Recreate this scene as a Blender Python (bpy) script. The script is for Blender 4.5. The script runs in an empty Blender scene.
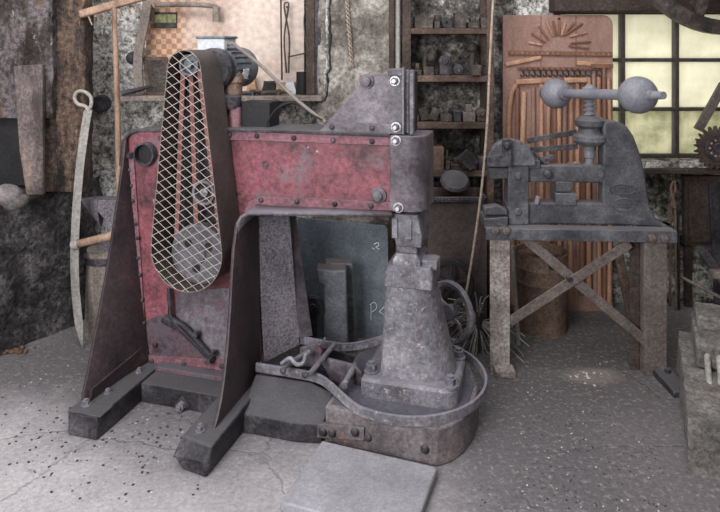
import bpy, math, random
from mathutils import Vector, Matrix, noise
random.seed(7)
SC = bpy.context.scene
COL = SC.collection
PI = math.pi
FOC, CX, HY, CH = 640.0, 360.0, 45.0, 1.5     # focal length, centre column, horizon row, camera height

# ------------------------------------------------------------------ colours and materials
def lin(c):
    out = []
    for v in c:
        v = v / 255.0
        out.append(v / 12.92 if v <= 0.04045 else ((v + 0.055) / 1.055) ** 2.4)
    return (out[0], out[1], out[2], 1.0)

def mat(name, ramp, scale=4.0, stretch=(1, 1, 1), rough=0.75, metal=0.0, bump=0.25, bscale=40.0,
        speck=None, dust=None, detail=8.0, fine=0.35, spec=0.3, bdist=0.02):
    fine = min(.85, fine * 1.5); bscale = bscale * 1.7
    m = bpy.data.materials.new(name); m.use_nodes = True
    nt = m.node_tree; N = nt.nodes; L = nt.links
    b = N['Principled BSDF']
    b.inputs['Roughness'].default_value = rough; b.inputs['Metallic'].default_value = metal
    b.inputs['Specular IOR Level'].default_value = spec
    tc = N.new('ShaderNodeTexCoord'); mp = N.new('ShaderNodeMapping')
    mp.inputs['Scale'].default_value = stretch
    L.new(tc.outputs['Object'], mp.inputs['Vector'])
    oi = N.new('ShaderNodeObjectInfo')
    ad = N.new('ShaderNodeVectorMath'); ad.operation = 'ADD'
    ml = N.new('ShaderNodeMath'); ml.operation = 'MULTIPLY'; ml.inputs[1].default_value = 37.0
    L.new(oi.outputs['Random'], ml.inputs[0])
    L.new(mp.outputs[0], ad.inputs[0]); L.new(ml.outputs[0], ad.inputs[1])
    n1 = N.new('ShaderNodeTexNoise'); n1.inputs['Scale'].default_value = scale
    n1.inputs['Detail'].default_value = detail; n1.inputs['Roughness'].default_value = 0.76
    L.new(ad.outputs[0], n1.inputs['Vector'])
    cr = N.new('ShaderNodeValToRGB')
    e = cr.color_ramp.elements
    while len(e) < len(ramp): e.new(0.5)
    for i, (p, c) in enumerate(ramp):
        e[i].position = p; e[i].color = lin(c)
    L.new(n1.outputs['Fac'], cr.inputs['Fac'])
    col = cr.outputs['Color']
    n2 = N.new('ShaderNodeTexNoise'); n2.inputs['Scale'].default_value = bscale
    n2.inputs['Detail'].default_value = 6.0; n2.inputs['Roughness'].default_value = 0.7
    L.new(tc.outputs['Object'], n2.inputs['Vector'])
    if fine:
        mr = N.new('ShaderNodeMapRange'); mr.inputs['From Min'].default_value = 0.36; mr.inputs['From Max'].default_value = 0.64
        mr.inputs['To Min'].default_value = 1 - fine; mr.inputs['To Max'].default_value = 1 + fine
        L.new(n2.outputs['Fac'], mr.inputs['Value'])
        mx = N.new('ShaderNodeMix'); mx.data_type = 'RGBA'; mx.blend_type = 'MULTIPLY'; mx.inputs['Factor'].default_value = 1.0
        L.new(col, mx.inputs['A']); L.new(mr.outputs[0], mx.inputs['B']); col = mx.outputs['Result']
    for sp in (speck or []):
        c, sc_, lo, hi = sp[:4]
        n3 = N.new('ShaderNodeTexNoise'); n3.inputs['Scale'].default_value = sc_
        n3.inputs['Detail'].default_value = 5.0; n3.inputs['Roughness'].default_value = 0.75
        if len(sp) > 4:
            mp3 = N.new('ShaderNodeMapping'); mp3.inputs['Scale'].default_value = sp[4]
            L.new(tc.outputs['Object'], mp3.inputs['Vector']); L.new(mp3.outputs[0], n3.inputs['Vector'])
        else:
            L.new(ad.outputs[0], n3.inputs['Vector'])
        mr3 = N.new('ShaderNodeMapRange'); mr3.inputs['From Min'].default_value = lo; mr3.inputs['From Max'].default_value = hi
        L.new(n3.outputs['Fac'], mr3.inputs['Value'])
        mx = N.new('ShaderNodeMix'); mx.data_type = 'RGBA'
        L.new(mr3.outputs[0], mx.inputs['Factor']); L.new(col, mx.inputs['A']); mx.inputs['B'].default_value = lin(c); col = mx.outputs['Result']
    if dust:                                       # settled dust lies on what faces up
        ge = N.new('ShaderNodeNewGeometry'); sx = N.new('ShaderNodeSeparateXYZ')
        L.new(ge.outputs['Normal'], sx.inputs[0])
        mrd = N.new('ShaderNodeMapRange'); mrd.inputs['From Min'].default_value = 0.55; mrd.inputs['From Max'].default_value = 1.0
        mrd.inputs['To Max'].default_value = dust[1]
        L.new(sx.outputs['Z'], mrd.inputs['Value'])
        mx = N.new('ShaderNodeMix'); mx.data_type = 'RGBA'
        L.new(mrd.outputs[0], mx.inputs['Factor']); L.new(col, mx.inputs['A']); mx.inputs['B'].default_value = lin(dust[0]); col = mx.outputs['Result']
    L.new(col, b.inputs['Base Color'])
    if bump:
        bm = N.new('ShaderNodeBump'); bm.inputs['Strength'].default_value = bump; bm.inputs['Distance'].default_value = bdist
        L.new(n2.outputs['Fac'], bm.inputs['Height']); L.new(bm.outputs[0], b.inputs['Normal'])
    return m

MT = {}
def defmats():
    d = MT
    d['red'] = mat('faded_red_paint', [(0.35, (52, 43, 46)), (0.44, (94, 57, 62)), (0.55, (130, 74, 82)), (0.66, (120, 84, 90))], 3.5, rough=0.45, bump=0.15, bscale=30, fine=0.22,
                   speck=[((108, 96, 102), 4, 0.55, 0.68), ((62, 52, 58), 14, 0.58, 0.66), ((180, 146, 146), 24, 0.66, 0.70)], dust=((98, 92, 98), .85))
    d['redlow'] = mat('sooty_red_paint', [(0.3, (62, 54, 59)), (0.5, (92, 72, 78)), (0.68, (118, 92, 98))], 3.5, rough=0.7, bump=0.25, bscale=35, fine=0.25,
                   speck=[((84, 80, 88), 9, 0.5, 0.62)], dust=((95, 92, 98), .85))
    d['strip'] = mat('worn_red_strip', [(0.3, (74, 62, 68)), (0.5, (124, 82, 90)), (0.7, (112, 94, 100))], 6.0, rough=0.6, bump=0.15, fine=0.25, dust=((88, 84, 90), .8))
    d['gusset'] = mat('dark_brown_red_steel', [(0.33, (40, 36, 37)), (0.5, (58, 49, 51)), (0.67, (78, 60, 62))], 3.0, rough=0.42, bump=0.12, fine=0.2,
                   speck=[((92, 62, 66), 7, 0.62, 0.75)])
    d['iron'] = mat('sooty_iron', [(0.35, (29, 27, 30)), (0.5, (53, 50, 54)), (0.65, (87, 83, 87))], 6.0, rough=0.5, bump=0.35, fine=0.3, dust=((92, 90, 93), .75))
    d['black'] = mat('black_iron', [(0.3, (22, 21, 23)), (0.7, (42, 40, 43))], 6.0, rough=0.6, bump=0.2, fine=0.2)
    d['head'] = mat('purple_grey_cast_iron', [(0.34, (62, 56, 60)), (0.5, (94, 87, 93)), (0.64, (126, 119, 125))], 5.0, rough=0.42, bump=0.2, bscale=30, fine=0.2,
                   speck=[((124, 74, 84), 6, 0.6, 0.72), ((60, 54, 60), 20, 0.6, 0.7)], dust=((112, 108, 116), .7))
    d['anvil'] = mat('blue_grey_cast_steel', [(0.34, (74, 71, 76)), (0.5, (106, 103, 109)), (0.66, (138, 134, 138))], 5.0, rough=0.42, bump=0.3, bscale=35, fine=0.22,
                   speck=[((164, 156, 154), 46, 0.58, 0.66), ((88, 74, 76), 12, 0.6, 0.7)], dust=((128, 124, 134), .6))
    d['drum'] = mat('brown_grey_steel', [(0.34, (70, 64, 66)), (0.5, (100, 93, 95)), (0.66, (130, 121, 121))], 5.0, rough=0.65, bump=0.2, fine=0.22,
                   speck=[((150, 104, 80), 7, 0.62, 0.72), ((70, 64, 68), 16, 0.6, 0.7)])
    d['pit'] = mat('blue_grey_plate', [(0.3, (68, 67, 76)), (0.7, (92, 90, 98))], 5.0, rough=0.7, bump=0.1, fine=0.15)
    d['speckgrey'] = mat('speckled_grey_steel', [(0.3, (84, 80, 87)), (0.6, (118, 112, 118))], 5.0, rough=0.7, bump=0.35, bscale=60, fine=0.4)
    d['shiny'] = mat('bright_zinc', [(0.3, (150, 146, 150)), (0.7, (215, 212, 215))], 12.0, rough=0.35, metal=0.3, bump=0.05, fine=0.1)
    d['mesh'] = mat('pale_wire', [(0.3, (150, 138, 130)), (0.7, (190, 180, 172))], 9.0, rough=0.5, bump=0, fine=0.1)
    d['guard'] = mat('brown_guard_band', [(0.3, (56, 51, 50)), (0.7, (88, 80, 77))], 5.0, rough=0.5, bump=0.08, fine=0.15)
    d['disc'] = mat('grey_pulley', [(0.3, (72, 71, 76)), (0.7, (106, 104, 109))], 7.0, rough=0.6, bump=0.2, fine=0.2)
    d['belt'] = mat('brown_belt', [(0.3, (98, 64, 62)), (0.7, (136, 92, 88))], 8.0, rough=0.7, bump=0.05, fine=0.1)
    d['motor'] = mat('blue_grey_enamel', [(0.3, (74, 79, 84)), (0.7, (124, 130, 136))], 6.0, rough=0.4, bump=0.05, fine=0.15)
    d['motorlid'] = mat('pale_enamel', [(0.3, (160, 164, 168)), (0.7, (204, 206, 208))], 6.0, rough=0.35, bump=0.03, fine=0.06)
    d['pinktube'] = mat('pink_paint_tube', [(0.3, (116, 82, 88)), (0.7, (156, 116, 122))], 8.0, rough=0.55, bump=0.1, fine=0.15)
    d['wheeliron'] = mat('worn_black_wheel_iron', [(0.33, (30, 27, 26)), (0.5, (50, 45, 43)), (0.67, (82, 74, 70))], 12.0, rough=0.5, bump=0.3, fine=0.3)
    d['hose'] = mat('brown_grey_hose', [(0.3, (92, 84, 80)), (0.7, (130, 120, 113))], 20.0, rough=0.5, bump=0.1, fine=0.1)
    d['press'] = mat('slate_grey_paint', [(0.35, (54, 54, 57)), (0.5, (78, 78, 82)), (0.65, (106, 105, 109))], 5.0, rough=0.4, bump=0.2, bscale=50, fine=0.18,
                   speck=[((48, 46, 50), 8, 0.62, 0.72)], dust=((118, 115, 118), .6))
    d['ball'] = mat('grey_cast_ball', [(0.3, (104, 104, 112)), (0.7, (132, 131, 138))], 5.0, rough=0.42, bump=0.1, bscale=60, fine=0.12)
    d['standiron'] = mat('brown_grey_angle_iron', [(0.3, (74, 66, 63)), (0.5, (98, 88, 84)), (0.7, (122, 112, 106))], 5.0, rough=0.6, bump=0.2, fine=0.25)
    d['standleft'] = mat('worn_bright_leg', [(0.3, (80, 70, 66)), (0.45, (122, 112, 106)), (0.62, (160, 152, 146))], 7.0, rough=0.6, bump=0.25, fine=0.35)
    d['wood'] = mat('brown_old_wood', [(0.35, (56, 45, 40)), (0.5, (84, 68, 60)), (0.66, (118, 98, 88))], 5.0, (1, 1, 1), rough=0.8, bump=0.3, bscale=50, fine=0.3)
    d['darkwood'] = mat('dark_sooty_wood', [(0.3, (46, 38, 35)), (0.5, (66, 55, 50)), (0.7, (88, 74, 67))], 6.0, rough=0.85, bump=0.3, fine=0.3)
    d['palewood'] = mat('pale_worn_wood', [(0.34, (104, 82, 67)), (0.5, (140, 114, 96)), (0.66, (170, 142, 122))], 9.0, (1, 1, .25), rough=0.65, bump=0.15, fine=0.18)
    d['greywood'] = mat('weathered_grey_wood', [(0.3, (92, 84, 78)), (0.5, (126, 116, 108)), (0.7, (150, 142, 134))], 9.0, (1, 1, .2), rough=0.75, bump=0.25, fine=0.25)
    d['board'] = mat('copper_brown_board', [(0.34, (108, 84, 74)), (0.5, (138, 108, 97)), (0.66, (160, 130, 118))], 2.5, (1, 1, .3), rough=0.6, bump=0.08, fine=0.12,
                   speck=[((88, 62, 54), 6, 0.62, 0.75, (1, 1, .2))])
    d['copper'] = mat('copper_brown_bar', [(0.34, (128, 94, 76)), (0.5, (168, 128, 104)), (0.66, (200, 160, 135))], 6.0, (1, 1, .2), rough=0.5, bump=0.08, fine=0.15)
    d['copdark'] = mat('dark_copper_bar', [(0.3, (92, 62, 50)), (0.7, (134, 96, 78))], 6.0, (1, 1, .2), rough=0.55, bump=0.08, fine=0.15)
    d['rust'] = mat('rusty_steel', [(0.34, (78, 62, 52)), (0.5, (112, 92, 80)), (0.66, (142, 120, 106))], 4.0, rough=0.75, bump=0.25, fine=0.25,
                   speck=[((132, 98, 74), 5, 0.6, 0.75)])
    d['ironbar'] = mat('grey_bright_iron', [(0.3, (112, 108, 104)), (0.7, (160, 156, 150))], 9.0, (1, 1, .3), rough=0.45, bump=0.12, fine=0.2)
    d['wrack'] = mat('dark_tool_steel', [(0.34, (42, 37, 35)), (0.5, (66, 59, 55)), (0.66, (98, 88, 82))], 9.0, rough=0.65, bump=0.4, fine=0.35, dust=((84, 76, 70), .4))
    d['hoodblue'] = mat('mottled_steel_hood', [(0.38, (38, 32, 30)), (0.46, (70, 61, 59)), (0.54, (106, 99, 102)), (0.62, (98, 76, 62))], 7.0, (1, 1, .4), rough=0.5, bump=0.7, bscale=25, fine=0.4, bdist=.04,
                   speck=[((30, 26, 25), 7, 0.56, 0.66, (1, 1, .3)), ((164, 156, 150), 30, 0.62, 0.68)])  # the pale specks paint glints of light into the sheet
    d['hoodplate'] = mat('purple_brown_plate', [(0.36, (62, 53, 51)), (0.5, (104, 92, 92)), (0.64, (134, 114, 101))], 6.0, (1, 1, .3), rough=0.6, bump=0.3, fine=0.3,
                   speck=[((60, 50, 48), 5, 0.6, 0.7)])
    d['hoodrust'] = mat('streaked_rust_sheet', [(0.36, (34, 29, 28)), (0.46, (64, 54, 50)), (0.55, (104, 84, 70)), (0.62, (72, 62, 58))], 6.0, (1.4, 1.4, .4), rough=0.65, bump=0.7, bscale=25, fine=0.4, bdist=.04,
                   speck=[((28, 24, 24), 6, 0.56, 0.66, (1, 1, .3)), ((152, 130, 110), 28, 0.62, 0.68)])  # the tan specks are painted glints as well
    d['forge'] = mat('soot_black_masonry', [(0.36, (30, 28, 29)), (0.5, (60, 57, 58)), (0.66, (118, 113, 114))], 6.0, rough=0.85, bump=0.7, bscale=30, fine=0.5, bdist=.05,
                   speck=[((122, 118, 120), 16, 0.62, 0.72)], dust=((92, 88, 88), .5))
    d['stone'] = mat('grey_rough_stone', [(0.34, (80, 76, 74)), (0.5, (108, 104, 101)), (0.66, (136, 132, 128))], 6.0, rough=0.9, bump=0.6, bscale=35, fine=0.28)
    d['plaster'] = mat('sooty_plaster', [(0.36, (60, 56, 52)), (0.42, (154, 149, 142)), (0.50, (212, 208, 202)), (0.60, (244, 242, 238))], 4.5, rough=0.9, bump=0.9, bscale=26, fine=0.6, bdist=.05,
                   speck=[((236, 234, 230), 18, 0.58, 0.66), ((46, 41, 38), 9, 0.62, 0.70)])
    d['plasterwhite'] = mat('flaking_whitewash', [(0.26, (84, 80, 76)), (0.42, (140, 137, 132)), (0.58, (176, 174, 170)), (0.72, (204, 202, 199))], 5, rough=0.9, bump=0.8, bscale=25, fine=0.5,
                   speck=[((66, 60, 56), 8, 0.60, 0.70)])
    d['pier'] = mat('grey_cement_render', [(0.36, (68, 62, 57)), (0.5, (114, 107, 100)), (0.62, (166, 160, 152))], 3.2, rough=0.9, bump=0.4, bscale=25, fine=0.3,
                   speck=[((184, 180, 174), 9, 0.63, 0.74), ((66, 60, 55), 4, 0.6, 0.75)])
    d['rubble'] = mat('whitewashed_rubble', [(0.36, (50, 47, 41)), (0.44, (118, 114, 102)), (0.52, (190, 188, 176)), (0.63, (240, 239, 233))], 7.0, rough=0.9, bump=1.0, bscale=20, fine=0.55, bdist=.05,
                   speck=[((38, 36, 34), 5, 0.55, 0.66)])
    d['darkwall'] = mat('dark_flaked_wall', [(0.34, (44, 42, 41)), (0.47, (84, 80, 77)), (0.57, (140, 136, 131)), (0.68, (214, 212, 208))], 8.0, rough=0.9, bump=0.8, bscale=22, fine=0.5, bdist=.05)
    d['steelplate'] = mat('blue_grey_mill_plate', [(0.33, (74, 80, 87)), (0.5, (96, 102, 109)), (0.67, (116, 122, 128))], 3.5, rough=0.55, bump=0.1, fine=0.15, speck=[((116, 120, 126), 12, 0.66, 0.74)])
    d['diegrey'] = mat('grey_die_steel', [(0.33, (66, 68, 72)), (0.5, (88, 90, 95)), (0.67, (108, 110, 114))], 5.0, rough=0.55, bump=0.2, fine=0.2, dust=((98, 86, 80), .6))
    d['chalk'] = mat('white_chalk', [(0.3, (190, 192, 196)), (0.7, (220, 222, 224))], 60.0, rough=0.95, bump=0, fine=0.1)
    d['rope'] = mat('tan_cord', [(0.3, (134, 118, 104)), (0.7, (176, 160, 146))], 30.0, rough=0.9, bump=0.2, fine=0.2)
    d['slab'] = mat('grey_worn_slab', [(0.3, (116, 114, 119)), (0.5, (136, 134, 139)), (0.7, (156, 154, 159))], 4.0, rough=0.75, bump=0.12, bscale=60, fine=0.12,
                   speck=[((86, 84, 86), 9, 0.65, 0.74)])
    d['frame'] = mat('window_frame_paint', [(0.3, (46, 42, 38)), (0.7, (78, 71, 64))], 10.0, rough=0.7, bump=0.2, fine=0.2)
    d['green'] = mat('green_print', [(0.35, (60, 62, 46)), (0.5, (118, 120, 78)), (0.65, (160, 154, 112))], 40.0, (1, 1, .3), rough=0.6, bump=0, fine=0.1)
    d['tan'] = mat('tan_leather', [(0.3, (132, 98, 72)), (0.7, (176, 142, 112))], 12.0, rough=0.7, bump=0.1, fine=0.15)
    d['ember'] = mat('orange_rust_scale', [(0.3, (70, 56, 46)), (0.6, (112, 86, 66))], 20.0, rough=0.9, bump=0.4, fine=0.3)
    d['chip'] = mat('pale_chip', [(0.3, (168, 160, 152)), (0.7, (214, 206, 198))], 20.0, rough=0.8, bump=0.1, fine=0.1)
    d['coal'] = mat('coal_crumb', [(0.3, (40, 38, 40)), (0.7, (68, 66, 68))], 20.0, rough=0.7, bump=0.2, fine=0.2)
    d['label'] = mat('white_rating_plate', [(0.3, (200, 200, 200)), (0.5, (228, 228, 228)), (0.62, (120, 122, 126))], 60.0, rough=0.4, bump=0, fine=0.1)

# ------------------------------------------------------------------ mesh building
class MB:
    def __init__(s): s.v = []; s.f = []
    def add(s, vs, fs):
        o = len(s.v); s.v += [Vector(p) for p in vs]; s.f += [[i + o for i in f] for f in fs]; return s
    def box(s, c, d, rz=0.0, rx=0.0, ry=0.0, taper=1.0):
        R = Matrix.Rotation(rz, 3, 'Z') @ Matrix.Rotation(ry, 3, 'Y') @ Matrix.Rotation(rx, 3, 'X')
        vs = []
        for z in (-.5, .5):
            k = 1.0 if z < 0 else taper
            for x, y in ((-.5, -.5), (.5, -.5), (.5, .5), (-.5, .5)):
                vs.append(Vector(c) + R @ Vector((x * d[0] * k, y * d[1] * k, z * d[2])))
        return s.add(vs, [[3, 2, 1, 0], [4, 5, 6, 7], [0, 1, 5, 4], [1, 2, 6, 5], [2, 3, 7, 6], [3, 0, 4, 7]])
    def bx(s, x0, x1, y0, y1, z0, z1):
        return s.box(((x0 + x1) / 2, (y0 + y1) / 2, (z0 + z1) / 2), (x1 - x0, y1 - y0, z1 - z0))
    def bar(s, p, q, w, h, up=(0, 0, 1)):          # rectangular bar from p to q, width w sideways, h along up
        p = Vector(p); q = Vector(q); t = (q - p).normalized(); u = Vector(up)
        sd = t.cross(u)
        if sd.length < 1e-5: sd = t.cross(Vector((0, 1, 0)))
        sd.normalize(); u = sd.cross(t).normalized()
        vs = []
        for e in (p, q):
            for a, b in ((-.5, -.5), (.5, -.5), (.5, .5), (-.5, .5)): vs.append(e + sd * a * w + u * b * h)
        return s.add(vs, [[0, 1, 2, 3], [7, 6, 5, 4], [0, 4, 5, 1], [1, 5, 6, 2], [2, 6, 7, 3], [3, 7, 4, 0]])
    def cyl(s, p, q, r, r2=None, n=24, caps=True):
        p = Vector(p); q = Vector(q); r2 = r if r2 is None else r2
        t = (q - p).normalized(); a = t.orthogonal().normalized(); b = t.cross(a)
        vs = []
        for e, rr in ((p, r), (q, r2)):
            for i in range(n):
                w = 2 * PI * i / n; vs.append(e + (a * math.cos(w) + b * math.sin(w)) * rr)
        fs = [[i, (i + 1) % n, n + (i + 1) % n, n + i] for i in range(n)]
        if caps: fs += [list(range(n))[::-1], list(range(n, 2 * n))]
        return s.add(vs, fs)
    def lathe(s, p, axis, prof, n=28, closed=False):         # prof: list of (r, h) along axis from p
        p = Vector(p); t = Vector(axis).normalized(); a = t.orthogonal().normalized(); b = t.cross(a)
        vs = []; m = len(prof)
        for r, h in prof:
            for i in range(n):
                w = 2 * PI * i / n; vs.append(p + t * h + (a * math.cos(w) + b * math.sin(w)) * max(r, 1e-5))
        fs = []
        for k in range(m if closed else m - 1):
            k2 = (k + 1) % m
            for i in range(n):
                j = (i + 1) % n; fs.append([k * n + i, k * n + j, k2 * n + j, k2 * n + i])
        if not closed:
            fs += [list(range(n))[::-1], list(range((m - 1) * n, m * n))]
        return s.add(vs, fs)
    def sphere(s, c, r, n=24, sq=(1, 1, 1)):
        m = n // 2
        vs = []
        for k in range(m + 1):
            th = PI * k / m
            for i in range(n):
                w = 2 * PI * i / n
                vs.append(Vector(c) + Vector((math.sin(th) * math.cos(w) * r * sq[0], math.sin(th) * math.sin(w) * r * sq[1], math.cos(th) * r * sq[2])))
        fs = []
        for k in range(m):
            for i in range(n):
                j = (i + 1) % n; fs.append([k * n + i, (k + 1) * n + i, (k + 1) * n + j, k * n + j])
        return s.add(vs, fs)
    def prism(s, pts, ex):                         # planar polygon extruded by vector ex
        pts = [Vector(p) for p in pts]; ex = Vector(ex); n = len(pts)
        nn = Vector((0, 0, 0))
        for i in range(n): nn += pts[i].cross(pts[(i + 1) % n])
        if nn.dot(ex) > 0: pts = pts[::-1]
        vs = pts + [p + ex for p in pts]
        fs = [list(range(n)), list(range(n, 2 * n))[::-1]]
        fs += [[i, i + n, (i + 1) % n + n, (i + 1) % n] for i in range(n)]
        return s.add(vs, fs)
    def tube(s, pts, r, n=10, r1=None, flat=None):
        pts = [Vector(p) for p in pts]; m = len(pts); vs = []
        a = None
        for k in range(m):
            t = (pts[min(k + 1, m - 1)] - pts[max(k - 1, 0)]).normalized()
            if a is None: a = t.orthogonal().normalized()
            else:
                a = a - t * a.dot(t)
                a = a.normalized() if a.length > 1e-6 else t.orthogonal().normalized()
            b = t.cross(a)
            rr = r if r1 is None else r + (r1 - r) * k / (m - 1)
            for i in range(n):
                w = 2 * PI * i / n; vs.append(pts[k] + (a * math.cos(w) + b * math.sin(w)) * rr)
        fs = []
        for k in range(m - 1):
            for i in range(n):
                j = (i + 1) % n; fs.append([k * n + i, k * n + j, (k + 1) * n + j, (k + 1) * n + i])
        fs += [list(range(n))[::-1], list(range((m - 1) * n, m * n))]
        return s.add(vs, fs)
    def ribbon(s, pts, w, h, up=(0, 0, 1), closed=False):   # flat bar bent along pts; h along up, w sideways
        pts = [Vector(p) for p in pts]; m = len(pts); up = Vector(up); vs = []
        for k in range(m):
            if closed: t = pts[(k + 1) % m] - pts[k - 1]
            else: t = pts[min(k + 1, m - 1)] - pts[max(k - 1, 0)]
            t.normalize(); sd = t.cross(up).normalized(); u = sd.cross(t).normalized()
            for a, b in ((-.5, -.5), (.5, -.5), (.5, .5), (-.5, .5)): vs.append(pts[k] + sd * a * w + u * b * h)
        fs = []
        for k in range(m if closed else m - 1):
            k2 = (k + 1) % m
            for i in range(4):
                j = (i + 1) % 4; fs.append([k * 4 + i, k2 * 4 + i, k2 * 4 + j, k * 4 + j])
        if not closed: fs += [[0, 1, 2, 3], [(m - 1) * 4 + 3, (m - 1) * 4 + 2, (m - 1) * 4 + 1, (m - 1) * 4]]
        return s.add(vs, fs)
    def loft(s, secs):                             # list of equal-length closed sections
        n = len(secs[0]); vs = [p for sec in secs for p in sec]; fs = []
        for k in range(len(secs) - 1):
            for i in range(n):
                j = (i + 1) % n; fs.append([k * n + i, k * n + j, (k + 1) * n + j, (k + 1) * n + i])
        fs += [list(range(n))[::-1], list(range((len(secs) - 1) * n, len(secs) * n))]
        return s.add(vs, fs)
    def roughbox(s, c, d, seg=(8, 8, 8), amp=0.02, freq=6.0, rz=0.0, seed=0.0, taper=1.0, pts=None):
        R = Matrix.Rotation(rz, 3, 'Z'); idx = {}; vs = []; fs = []
        def key(i, j, k):
            if (i, j, k) not in idx:
                u, v, w = i / seg[0], j / seg[1], k / seg[2]
                t = 1 + (taper - 1) * w
                p = Vector(((u - .5) * d[0] * t, (v - .5) * d[1] * t, (w - .5) * d[2]))
                q = R @ p + Vector(c)
                o = noise.noise_vector(q * freq + Vector((seed, seed * 2, 0))) + noise.noise_vector(q * freq * 2.7 + Vector((seed, 0, seed))) * 0.5
                if k == 0: o.z = 0
                idx[(i, j, k)] = len(vs); vs.append(q + o * amp)
            return idx[(i, j, k)]
        a, b, e = seg
        for i in range(a):
            for j in range(b):
                fs.append([key(i, j, 0), key(i, j + 1, 0), key(i + 1, j + 1, 0), key(i + 1, j, 0)])
                fs.append([key(i, j, e), key(i + 1, j, e), key(i + 1, j + 1, e), key(i, j + 1, e)])
        for i in range(a):
            for k in range(e):
                fs.append([key(i, 0, k), key(i + 1, 0, k), key(i + 1, 0, k + 1), key(i, 0, k + 1)])
                fs.append([key(i, b, k), key(i, b, k + 1), key(i + 1, b, k + 1), key(i + 1, b, k)])
        for j in range(b):
            for k in range(e):
                fs.append([key(0, j, k), key(0, j, k + 1), key(0, j + 1, k + 1), key(0, j + 1, k)])
                fs.append([key(a, j, k), key(a, j + 1, k), key(a, j + 1, k + 1), key(a, j, k + 1)])
        return s.add(vs, fs)
    def build(s, name, m, parent=None, bevel=0.0, ang=35, flat=False, segs=2, solid=0.0):
        off = Vector((0, 0, 0))
        if parent is None:
            lo = [min(p[i] for p in s.v) for i in range(3)]; hi = [max(p[i] for p in s.v) for i in range(3)]
            off = Vector(((lo[0] + hi[0]) / 2, (lo[1] + hi[1]) / 2, lo[2]))
        me = bpy.data.meshes.new(name)
        me.from_pydata([tuple(p - off) for p in s.v], [], s.f); me.update()
        me.materials.append(MT[m] if isinstance(m, str) else m)
        if not flat:
            me.shade_smooth(); me.set_sharp_from_angle(angle=math.radians(ang))
        o = bpy.data.objects.new(name, me); COL.objects.link(o)
        o.location = off
        if parent is not None: o.parent = parent
        if solid:
            md = o.modifiers.new('thickness', 'SOLIDIFY'); md.thickness = solid; md.offset = 0
        if bevel:
            md = o.modifiers.new('bevel', 'BEVEL'); md.width = bevel; md.segments = segs; md.limit_method = 'ANGLE'; md.angle_limit = math.radians(40)
        return o

def tag(o, label, cat, group=None):
    o['label'] = label; o['category'] = cat
    if group: o['group'] = group
    return o
def thing(name, label, cat, loc=(0, 0, 0), rz=0.0, group=None):
    o = bpy.data.objects.new(name, None); COL.objects.link(o); o.empty_display_size = 0.05
    o.location = loc; o.rotation_euler = (0, 0, rz)
    return tag(o, label, cat, group)
def struct(o): o['kind'] = 'structure'; return o
def stuff(o): o['kind'] = 'stuff'; return o

def W(px, py, Y):                                  # a measured photo point at a distance Y from the camera
    return Vector(((px - CX) * Y / FOC, Y, CH - (py - HY) * Y / FOC))
def G(px, py, z=0.0):                              # a measured photo point on a level at height z
    Y = FOC * (CH - z) / (py - HY); return Vector(((px - CX) * Y / FOC, Y, z))
class Frame:                                       # a machine's own axes: x along it, y away from the camera
    def __init__(s, ox, oy, ang, z0=0.0): s.o = (ox, oy); s.a = ang; s.z0 = z0; s.c = math.cos(ang); s.s = math.sin(ang)
    def p(s, px, py, ly):
        t = (px - CX) / FOC; ax = (s.c, s.s); ay = (-s.s, s.c)
        lx = (t * (s.o[1] + ay[1] * ly) - s.o[0] - ay[0] * ly) / (ax[0] - t * ax[1])
        Y = s.o[1] + ax[1] * lx + ay[1] * ly
        return Vector((lx, ly, CH - (py - HY) * Y / FOC - s.z0))
def smooth(pts, n=6):                              # Catmull-Rom
    P = [Vector(p) for p in pts]; P = [P[0] * 2 - P[1]] + P + [P[-1] * 2 - P[-2]]; out = []
    for i in range(1, len(P) - 2):
        a, b, c, d = P[i - 1:i + 3]
        for k in range(n):
            t = k / n
            out.append(0.5 * ((2 * b) + (c - a) * t + (2 * a - 5 * b + 4 * c - d) * t * t + (3 * b - a - 3 * c + d) * t ** 3))
    out.append(P[-2]); return out
def rrect(x0, x1, y0, y1, z, r, n=4):              # rounded rectangle section
    out = []
    for cx, cy, a0 in ((x1 - r, y0 + r, -PI / 2), (x1 - r, y1 - r, 0), (x0 + r, y1 - r, PI / 2), (x0 + r, y0 + r, PI)):
        for k in range(n + 1):
            w = a0 + PI / 2 * k / n; out.append(Vector((cx + math.cos(w) * r, cy + math.sin(w) * r, z)))
    return out
def csec(x0, x1, y0, y1, z, rl, rr, n=6):         # section with its own left and right corner radii
    out = []
    for cx, cy, a0, r in ((x1 - rr, y0 + rr, -PI / 2, rr), (x1 - rr, y1 - rr, 0, rr), (x0 + rl, y1 - rl, PI / 2, rl), (x0 + rl, y0 + rl, PI, rl)):
        for k in range(n + 1):
            w = a0 + PI / 2 * k / n; out.append(Vector((cx + math.cos(w) * r, cy + math.sin(w) * r, z)))
    return out
def copypart(o, loc=None, parent=None, rot=None, scale=None):
    c = o.copy(); COL.objects.link(c)
    if parent is not None: c.parent = parent
    if loc is not None: c.location = loc
    if rot is not None: c.rotation_euler = rot
    if scale is not None: c.scale = (scale,) * 3
    return c
defmats()
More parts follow.
